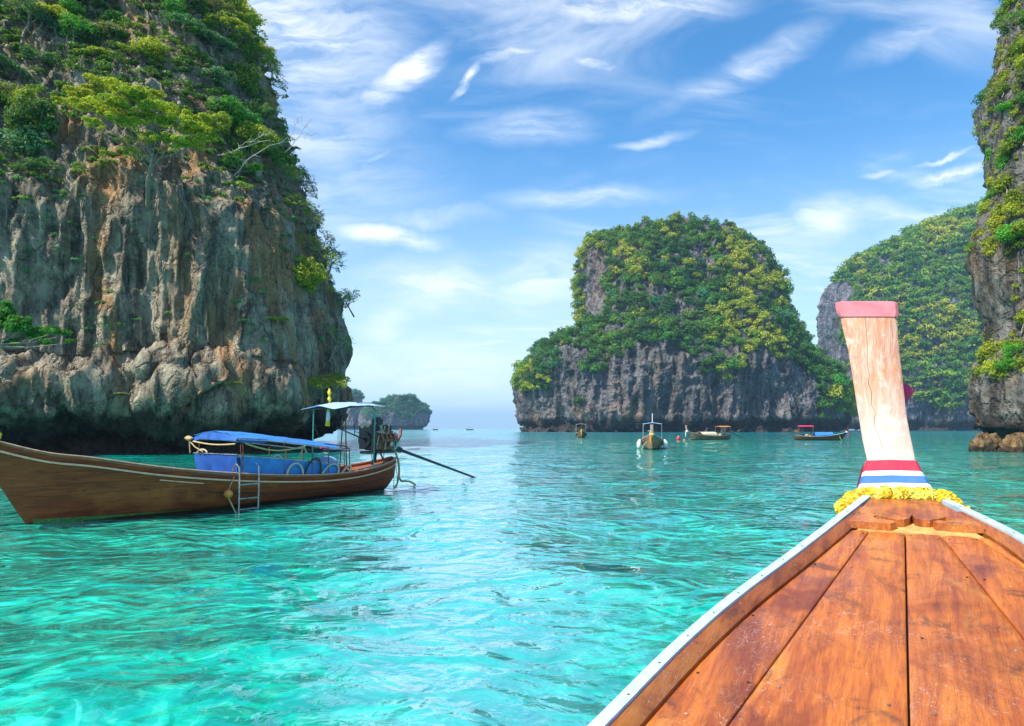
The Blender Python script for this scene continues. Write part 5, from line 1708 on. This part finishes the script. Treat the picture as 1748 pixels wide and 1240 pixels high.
    mb.loft(rings, closed=False); mb.build('hull', M['hull_big'], root)
    # stem and prow: traced outline, leaning forward
    pr = [(862, 1470, 1604, 5.62, 5.95), (835, 1470, 1588, 5.76, 6.10), (812, 1474, 1576, 5.86, 6.14), (786, 1480, 1563, 5.94, 6.16), (750, 1472, 1555, 6.02, 6.19), (708, 1465, 1547, 6.11, 6.25), (650, 1456, 1541, 6.22, 6.35), (599, 1448, 1535, 6.33, 6.45), (560, 1438, 1532, 6.41, 6.52), (539, 1434, 1530, 6.45, 6.56)]

    def swz(px, py, s):
        dx = (px - HX) / F
        t = s / (dx * BA[0] + BA[1])
        return (s, -(dx * BA[1] - BA[0]) * t, CH + (HY - py) / F * t)

    def ring(py, l, r_, s0, s1, e=0.0):
        a, b_ = Vector(swz(l, py, s0)), Vector(swz(r_, py, s0))
        d = (b_ - a).normalized(); bk = Vector((s1 - s0, 0, .03))
        n_ = Vector((-1, 0, 0))
        rr = .02
        a = a - d * e + n_ * e; b_ = b_ + d * e + n_ * e
        bk = bk + Vector((2 * e, 0, 0))
        bk2 = bk + Vector((0, 0, 0))
        ins = d * min(.06, (b_ - a).length * .18)
        return [a + d * rr, (a + b_) / 2 + n_ * .008, b_ - d * rr, b_ - n_ * rr, b_ + bk2 * .8 - ins * .5, b_ + bk2 - ins * 1.4, a + bk2 + ins * 1.4, a + bk2 * .8 + ins * .5, a - n_ * rr]
    mb = MB(); mb.loft([ring(*q) for q in pr]); mb.build('prow', M['post'], root, angle=50)

    def intp(py):
        A = np.array(pr)[::-1]
        return [float(np.interp(py, A[:, 0], A[:, k])) for k in range(1, 5)]
    mb = MB(); mb.loft([ring(541, *intp(541), .010), ring(532, 1430, 1531, 6.455, 6.57, .012), ring(518, 1428, 1530, 6.462, 6.58, .012), ring(516.5, 1429, 1529, 6.468, 6.575, .008)]); cap = mb.build('prow_cap', M['pink'], root, angle=30)
    # the long drying crack down the prow
    mb = MB()
    pts = [(1477, 541), (1478, 560), (1481, 590), (1480, 620), (1484, 640), (1482, 655), (1488, 668), (1487, 690), (1494, 705), (1492, 725), (1500, 745), (1508, 768), (1514, 776)]
    q3 = []
    for (px, py) in pts:
        s0 = intp(py)[2]
        q3.append(Vector(swz(px, py, s0)) + Vector((-.0075, 0, 0)))
    mb.tube(q3, [.0022, .002, .002, .0018, .0022, .002, .0022, .0018, .0018, .0015, .0015, .001, .0006], 5); mb.build('crack', M['crack'], root)
    # ribbons wound round the foot of the prow
    bands = [(785, 803, 'red', .012), (803, 811, 'white', .014), (811, 824, 'blue', .018), (824, 834, 'white', .022)]
    for (a, b_, c, e) in bands:
        mb = MB(); rr = []
        for q in np.linspace(a, b_, 4):
            rr.append(ring(q, *intp(q), e + .003 * math.sin((q - a) / (b_ - a) * 3.14)))
        # ribbons sag towards the sides
        for R_ in rr:
            for i in (0, 2, 3, 4, 5, 6, 7, 8): R_[i] = R_[i] + Vector((0, 0, -.018 if i not in (0, 2) else -.006))
        mb.loft(rr); mb.build('ribbon', M[c], root)
    # red ribbon end at the left side of the foot
    sheet([[swz(1479, 790, 5.98), swz(1481, 815, 5.96)], [swz(1470, 800, 6.05), swz(1462, 832, 6.02)]], 'ribbon_end', M['maroon'], root, .006, 0, 4)
    # magenta cloth tip behind the prow
    mb = MB()
    c0 = [swz(1538, 652, 6.42), swz(1552, 658, 6.46), swz(1561, 667, 6.46), swz(1557, 675, 6.46), swz(1547, 687, 6.44), swz(1540, 684, 6.40)]
    f0 = [Vector(q) for q in c0]
    b0 = [q + Vector((.05, 0, .0)) for q in f0]
    ctr = sum(f0, Vector()) / 6 + Vector((-.03, 0, 0)); ctb = ctr + Vector((.09, 0, 0))
    mb.add(f0 + b0 + [ctr, ctb], [(i, (i + 1) % 6, 12) for i in range(6)] + [(6 + (i + 1) % 6, 6 + i, 13) for i in range(6)] + [(i, 6 + i, 6 + (i + 1) % 6, (i + 1) % 6) for i in range(6)])
    mb.build('cloth_tail', M['magenta'], root, angle=80)

    # marigold garland laid round the foot of the prow
    gar = empty('flower_garland', (0, 0, 0), math.atan2(BA[1], BA[0]))
    tag(gar, 'fluffy yellow marigold garland laid around the foot of the prow', 'garland')
    path_px = [(1438, 878, 5.55), (1440, 862, 5.60), (1455, 850, 5.62), (1475, 843, 5.62), (1500, 842, 5.60), (1530, 844, 5.60), (1560, 845, 5.60), (1585, 845, 5.60), (1608, 850, 5.60), (1628, 857, 5.60), (1642, 868, 5.56)]
    path = [Vector(swz(*q)) for q in path_px]
    g = np.random.default_rng(5)
    # one blossom: layered ruffled petals
    V, Fc = [], []
    for k in range(110):
        d = g.normal(size=3); d /= np.linalg.norm(d)
        c = d * .034
        t1 = np.cross(d, g.normal(size=3)); t1 /= np.linalg.norm(t1); t2 = np.cross(d, t1)
        o = len(V)
        s_ = .026 * g.uniform(.7, 1.3)
        V += [c - t1 * s_ * .5, c + t2 * s_ * .8 + d * .004, c + t1 * s_ * 1.0 + d * .012, c - t2 * s_ * .8 + d * .006]
        Fc.append((o, o + 1, o + 2, o + 3))
    blossoms = [np_mesh('blossom', np.array(V), np.array(Fc), M['marigold'], False), np_mesh('blossom', np.array(V), np.array(Fc), M['marigold_pale'], False)]
    # a dark core so that no gap shows light through
    L = [0]
    for i in range(1, len(path)): L.append(L[-1] + (path[i] - path[i - 1]).length)
    tot = L[-1]
    cnt = int(tot / .022)
    for i in range(cnt):
        d = tot * (i + .5) / cnt
        p = Vector([float(np.interp(d, L, [q[k] for q in path])) for k in range(3)])
        for j in range(4):
            q = p + Vector((random.uniform(-.022, .022), random.uniform(-.02, .02), random.uniform(-.026, .024)))
            b_ = link(bpy.data.objects.new('blossom', random.choice(blossoms)), gar)
            b_.location = q; b_.rotation_euler = (random.uniform(0, 6), random.uniform(0, 6), random.uniform(0, 6)); b_.scale = (random.uniform(.6, .95),) * 3


bow_boat()

# ------------------------------------------------------------------ sea air
def haze():
    mb = MB(); x0, x1, y0, y1, z0, z1 = -9200, 9200, -9200, 9200, -7.5, 190
    vs_ = [(x, y, z) for z in (z0, z1) for (x, y) in ((x0, y0), (x1, y0), (x1, y1), (x0, y1))]
    mb.add(vs_, [(0, 1, 2, 3), (4, 5, 6, 7), (0, 1, 5, 4), (1, 2, 6, 5), (2, 3, 7, 6), (3, 0, 4, 7)])
    m = bpy.data.materials.new('haze'); m.use_nodes = True
    t = NT(m.node_tree)
    out = t.n('ShaderNodeOutputMaterial'); v = t.n('ShaderNodeVolumePrincipled')
    v.inputs['Color'].default_value = (0.42, 0.70, 1.0, 1)
    v.inputs['Density'].default_value = 0.00018
    t.t.links.new(v.outputs[0], out.inputs['Volume'])
    o = mb.build('haze', m, smooth=False)
    tag(o, kind='stuff')


haze()
